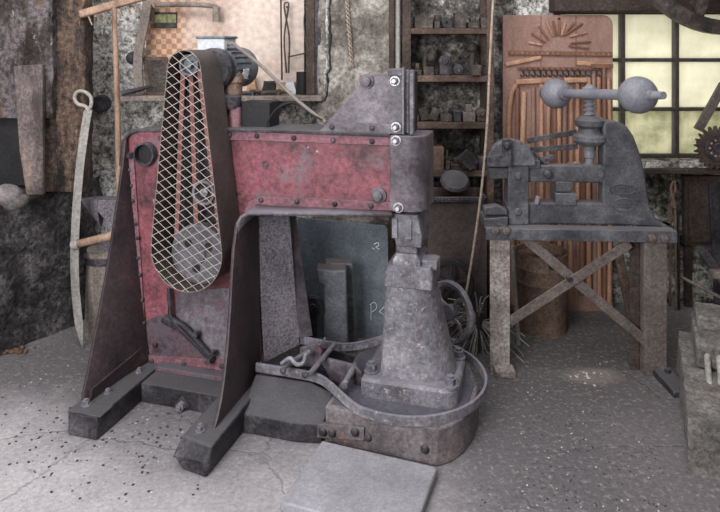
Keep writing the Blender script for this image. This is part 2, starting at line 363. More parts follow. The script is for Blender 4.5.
# ================================================================== the room
def floor_material():
    m = bpy.data.materials.new('sooty_concrete_floor'); m.use_nodes = True
    nt = m.node_tree; N = nt.nodes; L = nt.links; b = N['Principled BSDF']
    b.inputs['Roughness'].default_value = 0.85; b.inputs['Specular IOR Level'].default_value = 0.25
    tc = N.new('ShaderNodeTexCoord')
    def noise_(scale, detail=8, rough=.65):
        n = N.new('ShaderNodeTexNoise'); n.inputs['Scale'].default_value = scale; n.inputs['Detail'].default_value = detail
        n.inputs['Roughness'].default_value = rough; L.new(tc.outputs['Object'], n.inputs['Vector']); return n
    def rng(src, a, b_, c=0.0, d=1.0):
        r = N.new('ShaderNodeMapRange'); r.inputs['From Min'].default_value = a; r.inputs['From Max'].default_value = b_
        r.inputs['To Min'].default_value = c; r.inputs['To Max'].default_value = d; L.new(src, r.inputs['Value']); return r.outputs[0]
    def mixc(fac, a, bcol, mode='MIX'):
        x = N.new('ShaderNodeMix'); x.data_type = 'RGBA'; x.blend_type = mode
        if isinstance(fac, float): x.inputs['Factor'].default_value = fac
        else: L.new(fac, x.inputs['Factor'])
        L.new(a, x.inputs['A'])
        if isinstance(bcol, tuple): x.inputs['B'].default_value = bcol
        else: L.new(bcol, x.inputs['B'])
        return x.outputs['Result']
    def math_(op, a, b_):
        x = N.new('ShaderNodeMath'); x.operation = op
        for i, v in enumerate((a, b_)):
            if isinstance(v, (int, float)): x.inputs[i].default_value = v
            else: L.new(v, x.inputs[i])
        return x.outputs[0]
    n1 = noise_(1.6); n2 = noise_(9.0); n3 = noise_(60.0, 5, .75); n4 = noise_(42.0, 5, .75)
    cr = N.new('ShaderNodeValToRGB'); e = cr.color_ramp.elements
    e[0].position = .30; e[0].color = lin((138, 134, 136)); e[1].position = .68; e[1].color = lin((182, 177, 179))
    L.new(n1.outputs['Fac'], cr.inputs['Fac']); col = cr.outputs['Color']
    # soot and scale around the machines, with the right side's light falloff painted in
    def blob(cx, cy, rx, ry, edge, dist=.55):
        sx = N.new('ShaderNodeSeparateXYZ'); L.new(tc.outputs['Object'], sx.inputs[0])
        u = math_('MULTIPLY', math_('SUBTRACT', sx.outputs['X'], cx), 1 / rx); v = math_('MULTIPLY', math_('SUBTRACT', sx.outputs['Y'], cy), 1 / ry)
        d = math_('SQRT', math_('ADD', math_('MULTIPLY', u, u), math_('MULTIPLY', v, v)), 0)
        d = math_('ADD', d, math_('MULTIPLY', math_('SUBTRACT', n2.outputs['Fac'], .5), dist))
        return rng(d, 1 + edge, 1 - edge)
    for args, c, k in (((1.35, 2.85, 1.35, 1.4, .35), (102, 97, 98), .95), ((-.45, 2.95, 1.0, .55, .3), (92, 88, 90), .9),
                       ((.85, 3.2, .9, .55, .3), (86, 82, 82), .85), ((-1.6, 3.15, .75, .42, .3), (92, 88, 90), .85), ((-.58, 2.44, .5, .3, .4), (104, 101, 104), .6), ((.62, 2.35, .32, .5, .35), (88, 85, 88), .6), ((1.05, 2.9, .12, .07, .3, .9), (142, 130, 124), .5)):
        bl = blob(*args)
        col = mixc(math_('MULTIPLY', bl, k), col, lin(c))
    col = mixc(rng(n2.outputs['Fac'], .60, .72, 0, .5), col, lin((92, 88, 90)))
    # bright trodden specks
    col = mixc(rng(n4.outputs['Fac'], .54, .64, 0, .55), col, lin((162, 155, 151)))
    fm = rng(n3.outputs['Fac'], .33, .67, .76, 1.26)
    x = N.new('ShaderNodeMix'); x.data_type = 'RGBA'; x.blend_type = 'MULTIPLY'; x.inputs['Factor'].default_value = 1.0
    L.new(col, x.inputs['A']); L.new(fm, x.inputs['B']); col = x.outputs['Result']
    # slab cracks
    ad = N.new('ShaderNodeVectorMath'); ad.operation = 'ADD'; sc = N.new('ShaderNodeVectorMath'); sc.operation = 'SCALE'; sc.inputs['Scale'].default_value = .16
    L.new(noise_(4.0, 4).outputs['Color'], sc.inputs[0]); L.new(tc.outputs['Object'], ad.inputs[0]); L.new(sc.outputs[0], ad.inputs[1])
    vo = N.new('ShaderNodeTexVoronoi'); vo.feature = 'DISTANCE_TO_EDGE'; vo.inputs['Scale'].default_value = 1.5
    L.new(ad.outputs[0], vo.inputs['Vector'])
    crack = rng(vo.outputs['Distance'], .012, .003)
    gate = rng(n1.outputs['Fac'], .42, .55)
    ck = math_('MULTIPLY', crack, gate)
    col = mixc(math_('MULTIPLY', ck, .3), col, lin((88, 85, 87)))
    L.new(col, b.inputs['Base Color'])
    bm = N.new('ShaderNodeBump'); bm.inputs['Strength'].default_value = .45; bm.inputs['Distance'].default_value = .018
    h = math_('ADD', math_('MULTIPLY', n2.outputs['Fac'], .8), math_('MULTIPLY', n3.outputs['Fac'], .5))
    h = math_('SUBTRACT', h, math_('MULTIPLY', ck, .6))
    L.new(h, bm.inputs['Height']); L.new(bm.outputs[0], b.inputs['Normal'])
    return m

def build_room():
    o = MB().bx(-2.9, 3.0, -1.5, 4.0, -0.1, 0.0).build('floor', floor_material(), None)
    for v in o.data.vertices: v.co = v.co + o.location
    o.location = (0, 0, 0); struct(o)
    YB = 3.72
    wl = W(556, 0, YB).x; wz0 = W(0, 158, YB).z; wz1 = W(0, 11, YB).z; wr = 2.45
    m = MB().roughbox(((-2.9 + wl) / 2, YB + .15, 1.4), (wl + 2.9, .3, 2.8), (160, 1, 110), .02, 7)
    struct(m.build('wall_back', 'plaster', None))
    m = MB().roughbox(((wl + 3.0) / 2, YB + .15, wz0 / 2), (3.0 - wl, .3, wz0), (90, 1, 50), .026, 8, seed=3)
    struct(m.build('wall_below_window', 'rubble', None))
    m = MB().roughbox(((wl + 3.0) / 2, YB + .15, (wz1 + 2.8) / 2), (3.0 - wl, .3, 2.8 - wz1), (20, 1, 10), .012, 6, seed=5)
    m.roughbox(((wr + 3.0) / 2, YB + .15, (wz1 + wz0) / 2), (3.0 - wr, .3, wz1 - wz0), (8, 1, 10), .012, 6, seed=6)
    struct(m.build('wall_above_window', 'darkwall', None))
    # pier
    a = W(318, 0, 3.55).x; b = W(402, 0, 3.55).x
    m = MB().roughbox(((a + b) / 2, 3.65, 1.4), (b - a, .2, 2.8), (16, 4, 60), .012, 5, seed=9)
    struct(m.build('wall_pier', 'pier', None))
    pr_ = COL.objects['wall_pier']
    rr = random.Random(4); pts = []
    for k in range(26):
        y = -10 + k * 4.4; pts.append(W(330 + 1.0 * math.sin(k * .7) + rr.uniform(-1.0, 1.0) - (3 if y > 70 else 0), y, 3.547))
    for nm, mm, dx, r in (('crack', 'black', 0, .0065), ('flaked_edge', 'plasterwhite', -.016, .011)):
        c = MB()
        for k in range(len(pts) - 1):
            c.tube([pts[k] + Vector((dx, 0, 0)), pts[k + 1] + Vector((dx, 0, 0))], r * rr.uniform(.5, 1.2), 6)
        c = c.build(nm, mm, pr_); c.location = -pr_.location
    # dark, flaked facing of the bay behind the tool rack
    a2 = W(402, 0, 3.7).x; b2 = W(512, 0, 3.7).x
    m = MB().roughbox(((a2 + b2) / 2, 3.71, 1.4), (b2 - a2, .06, 2.8), (16, 1, 50), .014, 7, seed=12)
    struct(m.build('wall_bay', 'darkwall', None))
    # sill and lintel
    m = MB().roughbox(((wl + wr) / 2, YB - .05, wz0 - .03), (wr - wl, .16, .07), (40, 3, 2), .008, 9, seed=2)
    struct(m.build('trim_1', 'rubble', None))
    m = MB().bx(wl - .05, 3.0, YB - .16, YB - .02, W(0, 12, 3.6).z, W(0, -6, 3.6).z)
    struct(m.build('trim_2', 'darkwood', None, bevel=.01))
    m = MB().bx(W(628, 0, 3.62).x, 2.9, 3.56, 3.62, W(0, 173, 3.6).z, W(0, 167.5, 3.6).z)
    struct(m.build('trim_3', 'darkwood', None, bevel=.006))
    # window
    px = [556, 621.5, 675, 729, 783]; py = [11, 60, 109, 157]
    win = MB()
    for i, p in enumerate(px):
        w = 6 if i in (0, 4) else 3.8
        X = W(p, 0, YB).x; win.bx(X - w * .5 * YB / FOC, X + w * .5 * YB / FOC, YB - .03, YB + .03, W(0, 158, YB).z, W(0, 9, YB).z)
    for p in py:
        z = W(0, p, YB).z; t = .009 if p in (60, 109) else .02
        win.bx(W(553, 0, YB).x, W(786, 0, YB).x, YB - .026, YB + .026, z - t, z + t)
    wo = struct(win.build('window_1', 'frame', None, bevel=.004))
    def pane_mat(name, c1, c2, sc):
        m = bpy.data.materials.new(name); m.use_nodes = True; N = m.node_tree.nodes; L = m.node_tree.links
        N.remove(N['Principled BSDF'])
        tr = N.new('ShaderNodeBsdfTranslucent'); df = N.new('ShaderNodeBsdfDiffuse'); mx = N.new('ShaderNodeMixShader'); mx.inputs[0].default_value = .3
        tc = N.new('ShaderNodeTexCoord'); n = N.new('ShaderNodeTexNoise'); n.inputs['Scale'].default_value = sc; n.inputs['Detail'].default_value = 6; n.inputs['Roughness'].default_value = .7
        L.new(tc.outputs['Object'], n.inputs['Vector'])
        cr = N.new('ShaderNodeValToRGB'); cr.color_ramp.elements[0].position = .35; cr.color_ramp.elements[0].color = lin(c1)
        cr.color_ramp.elements[1].position = .6; cr.color_ramp.elements[1].color = lin(c2); L.new(n.outputs['Fac'], cr.inputs[0])
        L.new(cr.outputs[0], tr.inputs[0]); L.new(cr.outputs[0], df.inputs[0])
        L.new(tr.outputs[0], mx.inputs[1]); L.new(df.outputs[0], mx.inputs[2]); L.new(mx.outputs[0], N['Material Output'].inputs[0]); return m
    pm = [pane_mat('frosted_pane', (222, 219, 202), (240, 237, 222), 5), pane_mat('green_dull_pane', (180, 179, 152), (226, 223, 202), 7)]  # bottom row gets a darker, greener glass colour
    for i in range(4):
        for j in range(3):
            if i == 0 and False: continue
            a = W(px[i] + 3, py[j + 1] - 2, YB); b = W(px[i + 1] - 3, py[j] + 2, YB)
            mb = MB().bx(a.x - a.x, b.x - a.x, -.003, .003, 0, b.z - a.z)
            q = mb.build('pane', pm[1 if j == 2 else 0], wo); q.location = Vector((a.x, YB + .008, a.z)) - wo.location
    # side walls and roof, out of the picture
    struct(MB().bx(-3.0, -2.9, -1.5, 4.0, 0, 2.8).build('wall_left', 'plaster', None))
    struct(MB().bx(3.0, 3.1, -1.5, 4.0, 0, 2.8).build('wall_right', 'plaster', None))
    struct(MB().bx(-3.0, 3.1, 1.9, 4.0, 2.8, 2.9).build('ceiling', 'darkwood', None))

# ================================================================== the power hammer
HF = Frame(-.888, 2.68, -math.radians(16))
def build_hammer():
    h = thing('power_hammer', 'big red and grey power hammer with wire mesh belt guard and cast anvil', 'machine', (HF.o[0], HF.o[1], 0), HF.a)
    P = HF.p; FY = .16; BY = .345
    pl = lambda pts, ly=FY: [P(a, b, ly) for a, b in pts]
    # frame plates
    C = [(124, 152), (126, 141), (131, 134), (139, 130.5), (222, 130), (300, 132.5), (391, 136), (391, 212), (275, 210), (260, 212), (255, 225), (262, 372), (149, 372)]
    MB().prism(pl(C), (0, .014, 0)).build('front_plate', 'red', h, bevel=.003)
    pts = [Vector((p.x, BY, p.z)) for p in pl(C)]
    MB().prism(pts, (0, .014, 0)).build('back_plate', 'redlow', h, bevel=.003)
    # curved edge flange running over the corner and along the top of the beam
    top = [P(a, b, FY) for a, b in ((123, 165), (124, 150), (126.5, 140), (131.5, 133), (140, 129.8), (222, 129.2), (300, 131.5), (391, 135))]
    m = MB()
    pr = []
    for k, q in enumerate(top):
        pr.append((Vector((q.x, FY - .022, q.z)), Vector((q.x, BY + .02, q.z))))
    n = len(pr); vs = []; fs = []
    for a, b in pr: vs += [a, b]
    for k in range(n - 1): fs.append([2 * k, 2 * k + 1, 2 * k + 3, 2 * k + 2])
    m.add(vs, fs).build('top_flange', 'iron', h, solid=.012, bevel=.002)
    # lower flange of the beam: a shelf that rounds into the right gusset
    z0 = P(262, 215, .1).z
    e0 = [(236, 235), (237, 224), (241, 217), (248, 214), (270, 214), (320, 214.5), (392, 215.5)]
    lyf = lambda a: .0 + .05 * min(1, max(0, (a - 238) / 26.0)) + .055 * min(1, max(0, (a - 262) / 130.0))
    fr = [P(a, b, lyf(a)) for a, b in e0]
    bk = [Vector((P(258 if a < 262 else a, 214, FY).x if a > 240 else P(256, 214, FY).x, FY, f.z + .002)) for (a, b), f in zip(e0, fr)]
    vs = []; fs = []
    for a, b in zip(fr, bk): vs += [a, b]
    for k in range(len(fr) - 1): fs.append([2 * k, 2 * k + 1, 2 * k + 3, 2 * k + 2])
    MB().add(vs, fs).build('lower_flange', 'head', h, solid=.012)
    MB().bx(P(262, 214, FY).x, 1.0, FY, BY, fr[3].z - .012, fr[3].z).build('beam_underside', 'iron', h)
    # flat strips riveted along the edges
    def strip(pts_a, pts_b, name='edge_strip', m='strip', t=.009):
        MB().prism(pl(pts_a + pts_b[::-1]), (0, -t, 0)).build(name, m, h, bevel=.002)
    strip([(222, 130.5), (300, 132.5), (391, 136)], [(222, 139.5), (300, 142), (391, 145.5)])
    strip([(250, 201), (262, 196), (300, 197), (391, 201.5)], [(244, 212), (262, 208), (300, 209), (391, 213)])
    strip([(127, 152), (139, 355), ], [(134.5, 152), (148, 355)])
    strip([(142, 354), (262, 361)], [(145, 366), (262, 374)])
    # gussets
    def gusset(front, backpts, name):
        vs = []; fs = []
        for (a, b) in zip(front, backpts): vs += [a, b]
        for k in range(len(front) - 1): fs.append([2 * k, 2 * k + 2, 2 * k + 3, 2 * k + 1])
        return MB().add(vs, fs).build(name, 'gusset', h, solid=.014, bevel=.002)
    gl = [(124.5, 140, .13), (122, 165, .11), (117, 200, .085), (111, 240, .05), (104.5, 280, .005), (98, 315, -.045), (91, 352, -.105), (86, 378, -.155), (82, 396, -.19), (82, 402, -.195)]
    gf = [P(a, b, c) for a, b, c in gl]
    gb = []
    for q in gf:
        t = min(1, max(0, (q.z - .09) / 1.0)); gb.append(Vector((P(149.5 - 24 * t, 0, FY).x, FY + .006, q.z)))
    gusset(gf, gb, 'gusset')
    gr = [(236, 226, .0), (233, 250, -.02), (231, 280, -.045), (229.5, 310, -.07), (227, 345, -.11), (224, 375, -.15), (220.5, 400, -.185), (216, 420, -.215), (213, 429, -.235), (213, 436, -.236)]
    gf2 = [P(a, b, c) for a, b, c in gr]
    gb2 = [Vector((P(256 + 4 * min(1, max(0, 1 - q.z / .8)), 0, FY).x, FY + .006, q.z)) for q in gf2]
    gusset(gf2, gb2, 'gusset')
    # vertical angle behind the right gusset and the tapered end plates of the column
    def quad(pts, ex, name, m): MB().prism([Vector(p) for p in pts], ex).build(name, m, h, bevel=.003)
    x0 = P(262, 220, .17).x
    quad([P(258, 216, .175), P(290, 216, .26), P(300, 345, .30), P(266, 362, .175)], (-.012, 0, 0), 'column_end_plate', 'speckgrey')
    quad([P(286, 216, .262), P(296, 216, .33), P(313, 336, .345), P(299, 338, .29)], (-.012, 0, 0), 'column_end_plate', 'head')
    # feet
    lf0, lf1 = P(70, 435, -.274).x - .01, P(97, 441, -.276).x
    MB().box(((lf0 + lf1) / 2, -.06, .044), (lf1 - lf0, .43, .088)).build('foot', 'iron', h, bevel=.006)
    MB().box(((lf0 + lf1) / 2 + .005, -.235, .0895), (lf1 - lf0 + .016, .08, .007)).build('foot_cap', 'iron', h, bevel=.003)
    rf0, rf1 = P(176, 469, -.334).x, P(211, 476, -.333).x
    s = [Vector((rf0 + .02, -.33, .0)), Vector((rf1 - .01, -.35, .0)), Vector((rf1, .12, 0)), Vector((rf0, .12, 0))]
    t = [Vector((rf0 + .005, -.30, .10)), Vector((rf1, -.325, .098)), Vector((rf1, .12, .105)), Vector((rf0, .12, .105))]
    mid = [Vector((rf0 - .01, -.34, .05)), Vector((rf1, -.345, .05)), Vector((rf1, .12, .05)), Vector((rf0, .12, .05))]
    MB().loft([s, mid, t]).build('foot', 'iron', h, bevel=.008)
    # low channel between the feet and bed on to the anvil
    MB().bx(lf1, rf0, .0, .17, 0, .08).build('base_channel', 'iron', h, bevel=.004)
    MB().bx(lf1, rf0, .10, .165, .08, .10).build('channel_ledge', 'redlow', h, bevel=.003)
    prof = [(-.088, 0), (-.088, .072), (-.05, .085), (.05, .15), (.066, .15), (.066, 0)]
    ends = []
    for x, sk in ((rf1 - .02, 0), (.70, .0), (.79, .0)):
        k = 1.0 if x < .75 else .8
        ends.append([Vector((x, y + (.03 if x > .75 and y < 0 else .012), z * (k if z > .08 else 1))) for y, z in prof])
    MB().loft(ends).build('bed', 'iron', h, bevel=.004)
    MB().bx(rf1 - .02, .86, .066, .42, 0, .035).build('pit_floor', 'black', h)
    MB().prism([Vector((.60, .40, .03)), Vector((.86, .36, .03)), Vector((.90, .36, .12)), Vector((.60, .40, .14))], (0, .014, 0)).build('pit_wall', 'iron', h, bevel=.003)
    MB().prism([Vector((.845, .10, .03)), Vector((.90, .38, .03)), Vector((.90, .38, .15)), Vector((.845, .10, .13))], (.015, 0, 0)).build('pit_wall', 'pit', h, bevel=.003)
    # drum under the anvil
    cx, cy = 1.06, .235
    dp = [(.80, -.045), (1.228, -.07), (1.275, -.03), (1.31, .03), (1.335, .12), (1.345, .25), (1.29, .42), (1.15, .53), (.95, .53), (.80, .40)]
    MB().loft([[Vector((x, y, z)) for x, y in dp] for z in (0, .135)]).build('drum', 'drum', h, bevel=.006)
    MB().loft([[Vector((cx + (x - cx) * .93, cy + (y - cy) * .93, z)) for x, y in dp] for z in (.134, .139)]).build('drum_cover', 'pit', h)
    # bolted lap plates on the drum front
    def lap(px0, px1, a0, a1, ly, m, nm='lap_plate'):
        MB().prism([P(px0, a0[0], ly), P(px1, a0[1], ly), P(px1, a1[1], ly), P(px0, a1[0], ly)], (0, .02, 0)).build(nm, m, h, bevel=.002)
    lap(317, 364, (424, 428), (438, 441), -.065, 'drum')
    # the treadle hoop
    Mi = Matrix.Rotation(-HF.a, 3, 'Z'); ll = lambda v: Mi @ (v - Vector((HF.o[0], HF.o[1], 0)))
    hoop = [ll(G(a, b, z)) for a, b, z in ((256, 367, .178), (288, 372, .176), (316, 377.5, .174), (329, 385, .168), (341, 396, .161))]
    for k in range(22):
        a = -2.02 + k * (3.95 / 21); hoop.append(Vector((cx + math.cos(a) * .314, cy - .004 + math.sin(a) * .316, .152)))
    hs = smooth(hoop, 4)
    MB().ribbon(hs, .012, .036).build('treadle_hoop', 'anvil', h, bevel=.002)
    hb = [P(288, 337, .30), P(318, 343, .33), P(345, 347, .36), P(370, 343, .40), P(400, 334, .44), P(430, 333, .5)]
    MB().ribbon(smooth(hb, 5), .01, .035).build('rear_treadle_bar', 'anvil', h, bevel=.002)
    # levers and cross shafts of the treadle
    c = MB(); c.cyl(P(309, 375, .02), P(335, 344, .28), .011, n=12); c.build('cross_shaft', 'anvil', h)
    c = MB(); c.cyl(P(285, 366, .03), P(309, 352, .15), .012, n=12); c.build('cross_shaft', 'anvil', h)
    c = MB(); c.cyl(P(344, 386, .03), P(355, 366, .16), .014, n=12); c.build('cross_shaft', 'anvil', h)
    MB().prism([P(300, 348, .2), P(318, 343, .2), P(322, 352, .2), P(316, 368, .2), P(298, 366, .2)], (0, .015, 0)).build('treadle_lever', 'head', h, bevel=.003)
    MB().prism([P(318, 357, .19), P(355, 366, .13), P(362, 374, .12), P(360, 392, .12), P(330, 380, .17)], (0, .02, 0)).build('treadle_lever', 'head', h, bevel=.004)
    m = MB(); m.tube(smooth([P(281, 364, .02), P(290, 358, .03), P(296, 364, .02), P(303, 363, .02), P(306, 354, .05)], 5), .008, 8); m.build('hook', 'anvil', h)
    m = MB(); m.tube(smooth([P(318, 346, .18), P(322, 342, .16), P(325, 338, .15)], 4), .004, 6); m.build('split_pin', 'anvil', h)
    # anvil
    zb = .134
    fl = [(.908, 1.285, .052, .36)]
    x0, x1, y0, y1 = fl[0]
    MB().loft([csec(x0, x1, y0, y1, zb, .02, .06), csec(x0, x1, y0, y1, zb + .065, .02, .06), csec(x0 + .01, x1 - .01, y0 + .01, y1 - .01, zb + .075, .02, .055)]).build('anvil_foot', 'anvil', h, bevel=.004)
    z1 = zb + .075
    MB().loft([csec(.972, 1.262, .09, .345, z1 - .01, .035, .118), csec(.986, 1.172, .135, .325, .555, .02, .075)]).build('anvil_column', 'anvil', h, bevel=.003)
    MB().loft([rrect(.983, 1.178, .13, .335, .545, .012), rrect(.983, 1.178, .13, .335, .60, .012), rrect(.992, 1.168, .14, .32, .628, .012)]).build('anvil_cap', 'anvil', h, bevel=.003)
    MB().loft([rrect(1.015, 1.128, .15, .32, .62, .006), rrect(1.015, 1.128, .15, .32, .648, .006), rrect(1.03, 1.11, .16, .31, .672, .006)]).build('lower_die', 'anvil', h, bevel=.003)
    MB().bx(1.125, 1.19, .17, .25, .612, .648).build('die_key', 'anvil', h, bevel=.004)
    # ram
    MB().loft([rrect(1.028, 1.112, .16, .31, .674, .006), rrect(1.028, 1.112, .16, .31, .70, .006)]).build('upper_die', 'speckgrey', h, bevel=.002)
    MB().loft([rrect(1.03, 1.13, .15, .32, .702, .006), rrect(1.02, 1.135, .145, .325, .745, .006), rrect(1.022, 1.118, .145, .325, .83, .006)]).build('ram', 'anvil', h, bevel=.003)
    for q in (395, 409):
        a = P(q, 226, .145); MB().bx(a.x - .012, a.x + .012, .138, .150, .735, .815).build('ram_key', 'anvil', h, bevel=.003)
    # head casting
    hx0 = P(390, 170, .135).x; hx1 = P(430, 170, .24).x
    zt = P(400, 136, .13).z; zl = P(400, 212, .13).z
    sec = lambda z: [Vector((hx0, .128, z)), Vector((hx1 - .07, .128, z))] + [Vector((hx1 - .07 + math.sin(a) * .07, .198 - math.cos(a) * .07, z)) for a in (.4, .8, 1.2, PI / 2)] + [Vector((hx1, .33, z)), Vector((hx0, .33, z))]
    MB().loft([sec(zl), sec(zl + .008), sec(zt - .006), sec(zt)]).build('ram_guide', 'head', h, bevel=.004)
    # triangular bracket with the guide rails on top
    MB().prism(pl([(318, 131), (330, 119), (364, 79), (370, 74), (402, 73.5), (402, 133)], .17), (0, .02, 0)).build('guide_bracket', 'head', h, bevel=.003)
    MB().prism(pl([(320, 131), (331, 121.5), (402, 124), (402, 134)], .17), (0, -.01, 0)).build('edge_strip', 'head', h, bevel=.002)
    zr = P(402, 134, .15).z
    for a, b, ly, d in ((401.5, 404, .14, .02), (404.8, 408.6, .17, .03), (409.5, 413.5, .14, .03)):
        q0 = P(a, 70, ly); q1 = P(b, 70, ly); MB().bx(q0.x, q1.x, ly, ly + d, zr, q0.z + (.0 if a > 403 else .01)).build('guide_rail', 'anvil', h, bevel=.002)
    q0 = P(388, 69, .165); q1 = P(402, 75, .165); MB().bx(q0.x, q1.x, .16, .24, q1.z - .005, q0.z).build('oil_box', 'anvil', h, bevel=.003)
    MB().bx(P(400, 0, .2).x, P(413, 0, .2).x, .2, .30, zr, P(405, 72, .2).z).build('guide_rail', 'black', h, bevel=.003)
    # round tube socket at the left
    q = P(147.5, 153.5, FY); s_ = q + Vector((0, -.045, 0))
    MB().lathe(q, (0, -1, 0), [(.053, 0), (.053, .03), (.051, .033), (.044, .033), (.043, -.06), (.03, -.06)], 32).build('tube_socket', 'iron', h)
    MB().cyl(q + Vector((0, -.003, 0)), q + Vector((0, -.006, 0)), .0425, n=24).build('socket_bore', 'black', h)
    # rivets, bolts and nuts
    rv = MB().lathe((0, 0, 0), (0, -1, 0), [(.0115, -.004), (.0115, .002), (.0095, .007), (.005, .0095), (.0001, .0105)], 14).build('rivet', 'iron', h)
    first = [True]
    def rivet(px, py, ly=FY, k=1.0):
        p = P(px, py, ly)
        if first[0]: rv.location = p; rv.scale = (k,) * 3; first[0] = False
        else: copypart(rv, p, h, scale=k)
    for a, b in ((230, 135), (257, 136), (294, 138), (333, 140.5), (372, 141.5)): rivet(a, b, FY - .009)
    for a, b in ((261, 200), (297, 201.5), (335, 204), (371, 206)): rivet(a, b, FY - .009)
    for a, b in ((129, 170), (131, 186), (133, 201), (136, 224), (138, 238), (138, 258), (140, 275), (142, 300), (144, 323), (145, 345)): rivet(a, b, FY - .009, .85)
    for a, b in ((155, 345), (152, 361), (184, 364), (222, 366), (246, 368)): rivet(a, b, FY - .009)
    for a, b in ((332, 127), (372, 128)): rivet(a, b, .16)
    for a, b in ((171, 200), ): rivet(a, b, FY)
    MB().prism(pl([(177, 293), (236, 286), (238, 362), (213, 359), (176, 318)], FY), (0, -.004, 0)).build('access_plate', 'head', h, bevel=.002)
    MB().prism(pl([(144, 322), (160, 315), (176, 318), (213, 359), (238, 362), (260, 364), (261, 371), (149, 366)], FY), (0, -.003, 0)).build('lower_plate', 'redlow', h, bevel=.001)
    b3 = P(367, 81, .17); MB().lathe(b3, (0, -1, 0), [(.03, -.002), (.03, .010), (.022, .012), (.02, .03), (.012, .034), (.001, .034)], 20).build('pivot_bolt', 'head', h)
    b3 = P(379, 195, FY); MB().lathe(b3, (0, -1, 0), [(.034, -.002), (.032, .012), (.02, .018), (.018, .03), (.001, .032)], 20).build('pivot_bolt', 'head', h)
    hx = MB(); hx.cyl((0, .002, 0), (0, -.004, 0), .020, n=20); hx.cyl((0, -.004, 0), (0, -.018, 0), .0155, n=6); hx.cyl((0, -.018, 0), (0, -.028, 0), .008, n=12)
    hn = hx.build('hex_nut', 'shiny', h); hn['label'] = 'bright zinc hex nut'
    hn.data.materials.append(MT['disc'])
    for f in hn.data.polygons:
        if -.0185 < f.center.y < -.0045: f.material_index = 1
    for i, (a, b, ly) in enumerate(((395, 81, .168), (396, 127, .158), (396, 140.5, .126), (398.5, 207.5, .126))):
        if i == 0: hn.location = P(a, b, ly)
        else: copypart(hn, P(a, b, ly), h)
    q = P(134 - 3, 155, FY - .009); hb_ = MB(); hb_.cyl(q, q + Vector((0, -.016, 0)), .016, n=6); hb_.cyl(q + Vector((0, -.016, 0)), q + Vector((0, -.024, 0)), .009, n=10); hb_.build('hex_bolt', 'iron', h)
    # bolts standing on the feet and anvil foot
    up = MB(); up.cyl((0, 0, -.003), (0, 0, .005), .024, n=18); up.cyl((0, 0, .005), (0, 0, .026), .018, n=6); up.cyl((0, 0, .026), (0, 0, .034), .011, n=12)
    ub = up.build('foot_bolt', 'anvil', h)
    sp = [(-.125, -.225, .093), (-.105, -.12, .088), (.395, -.26, .10), (-.085, .06, .088), (x0 + .03, y0 + .06, z1), (x1 - .032, y0 + .04, z1), (x1 - .03, y1 - .04, z1), (x0 + .04, y1 - .05, z1)]
    for i, p in enumerate(sp):
        if i == 0: ub.location = p; ub.scale = (.75, .75, .75)
        else: copypart(ub, p, h, rot=(0, 0, i * .7), scale=1.2 if i > 3 else (.6 if i in (1, 3) else .75))
    q = P(183, 404, 0.0); MB().box(q + Vector((0, -.004, 0)), (.05, .008, .05), ry=PI / 4).build('bolt_plate', 'iron', h, bevel=.002)
    m = MB(); m.cyl(q + Vector((0, -.008, 0)), q + Vector((0, -.028, 0)), .019, n=6); m.cyl(q + Vector((0, -.028, 0)), q + Vector((0, -.04, 0)), .01, n=12); m.build('hex_bolt', 'anvil', h)
    fb = MB().lathe((0, 0, 0), (0, -1, 0), [(.016, -.004), (.016, .004), (.011, .011), (.001, .013)], 14).build('drum_bolt', 'iron', h)
    pts = [P(323, 432, -.066), P(332, 433, -.066), P(355, 432, -.066)]
    pts += [P(368, 437, -.054), P(425, 449, -.069)]
    for i, p in enumerate(pts):
        rz = 0
        if i == 0: fb.location = p
        else: copypart(fb, p, h, rot=(0, 0, rz))
    tb = MB().lathe((0, 0, 0), (0, -1, 0), [(.013, -.004), (.013, .004), (.008, .008), (.001, .009)], 12).build('rivet', 'iron', h)
    for i, p in enumerate((P(283, 371, -.008), P(305, 375, -.016))):
        if i == 0: tb.location = p
        else: copypart(tb, p, h)
    # shifting lever on the column plate
    m = MB(); m.tube(smooth([P(169, 288, .13), P(170, 305, .13), P(172, 318, .13), P(186, 328, .13), P(200, 344, .13), P(212, 358, .13)], 5), .010, 8); m.build('shifting_rod', 'iron', h)
    m = MB(); m.bar(P(172, 320, .13), P(214, 361, .14), .018, .03, up=(0, -1, 0)); m.build('shifting_lever', 'iron', h, bevel=.004)
    m = MB(); m.bar(P(163, 318, .14), P(178, 326, .14), .03, .03, up=(0, -1, 0)); m.build('lever_clamp', 'iron', h, bevel=.005)
    for a, b in ((197, 333), (210, 360), (214, 352)):
        q = P(a, b, .13); m = MB(); m.cyl(q, q + Vector((0, -.025, 0)), .014, n=6); m.build('hex_bolt', 'iron', h)
    # cover strips by the gusset bottom
    MB().prism([Vector((lf0 + .026, -.185, .088)), Vector((lf0 + .042, .15, .088)), Vector((lf0 + .048, .15, .165)), Vector((lf0 + .030, -.185, .135))], (.009, 0, 0)).build('foot_angle', 'gusset', h, bevel=.002)
    build_guard(h, P); build_motor(h, P)
    return h

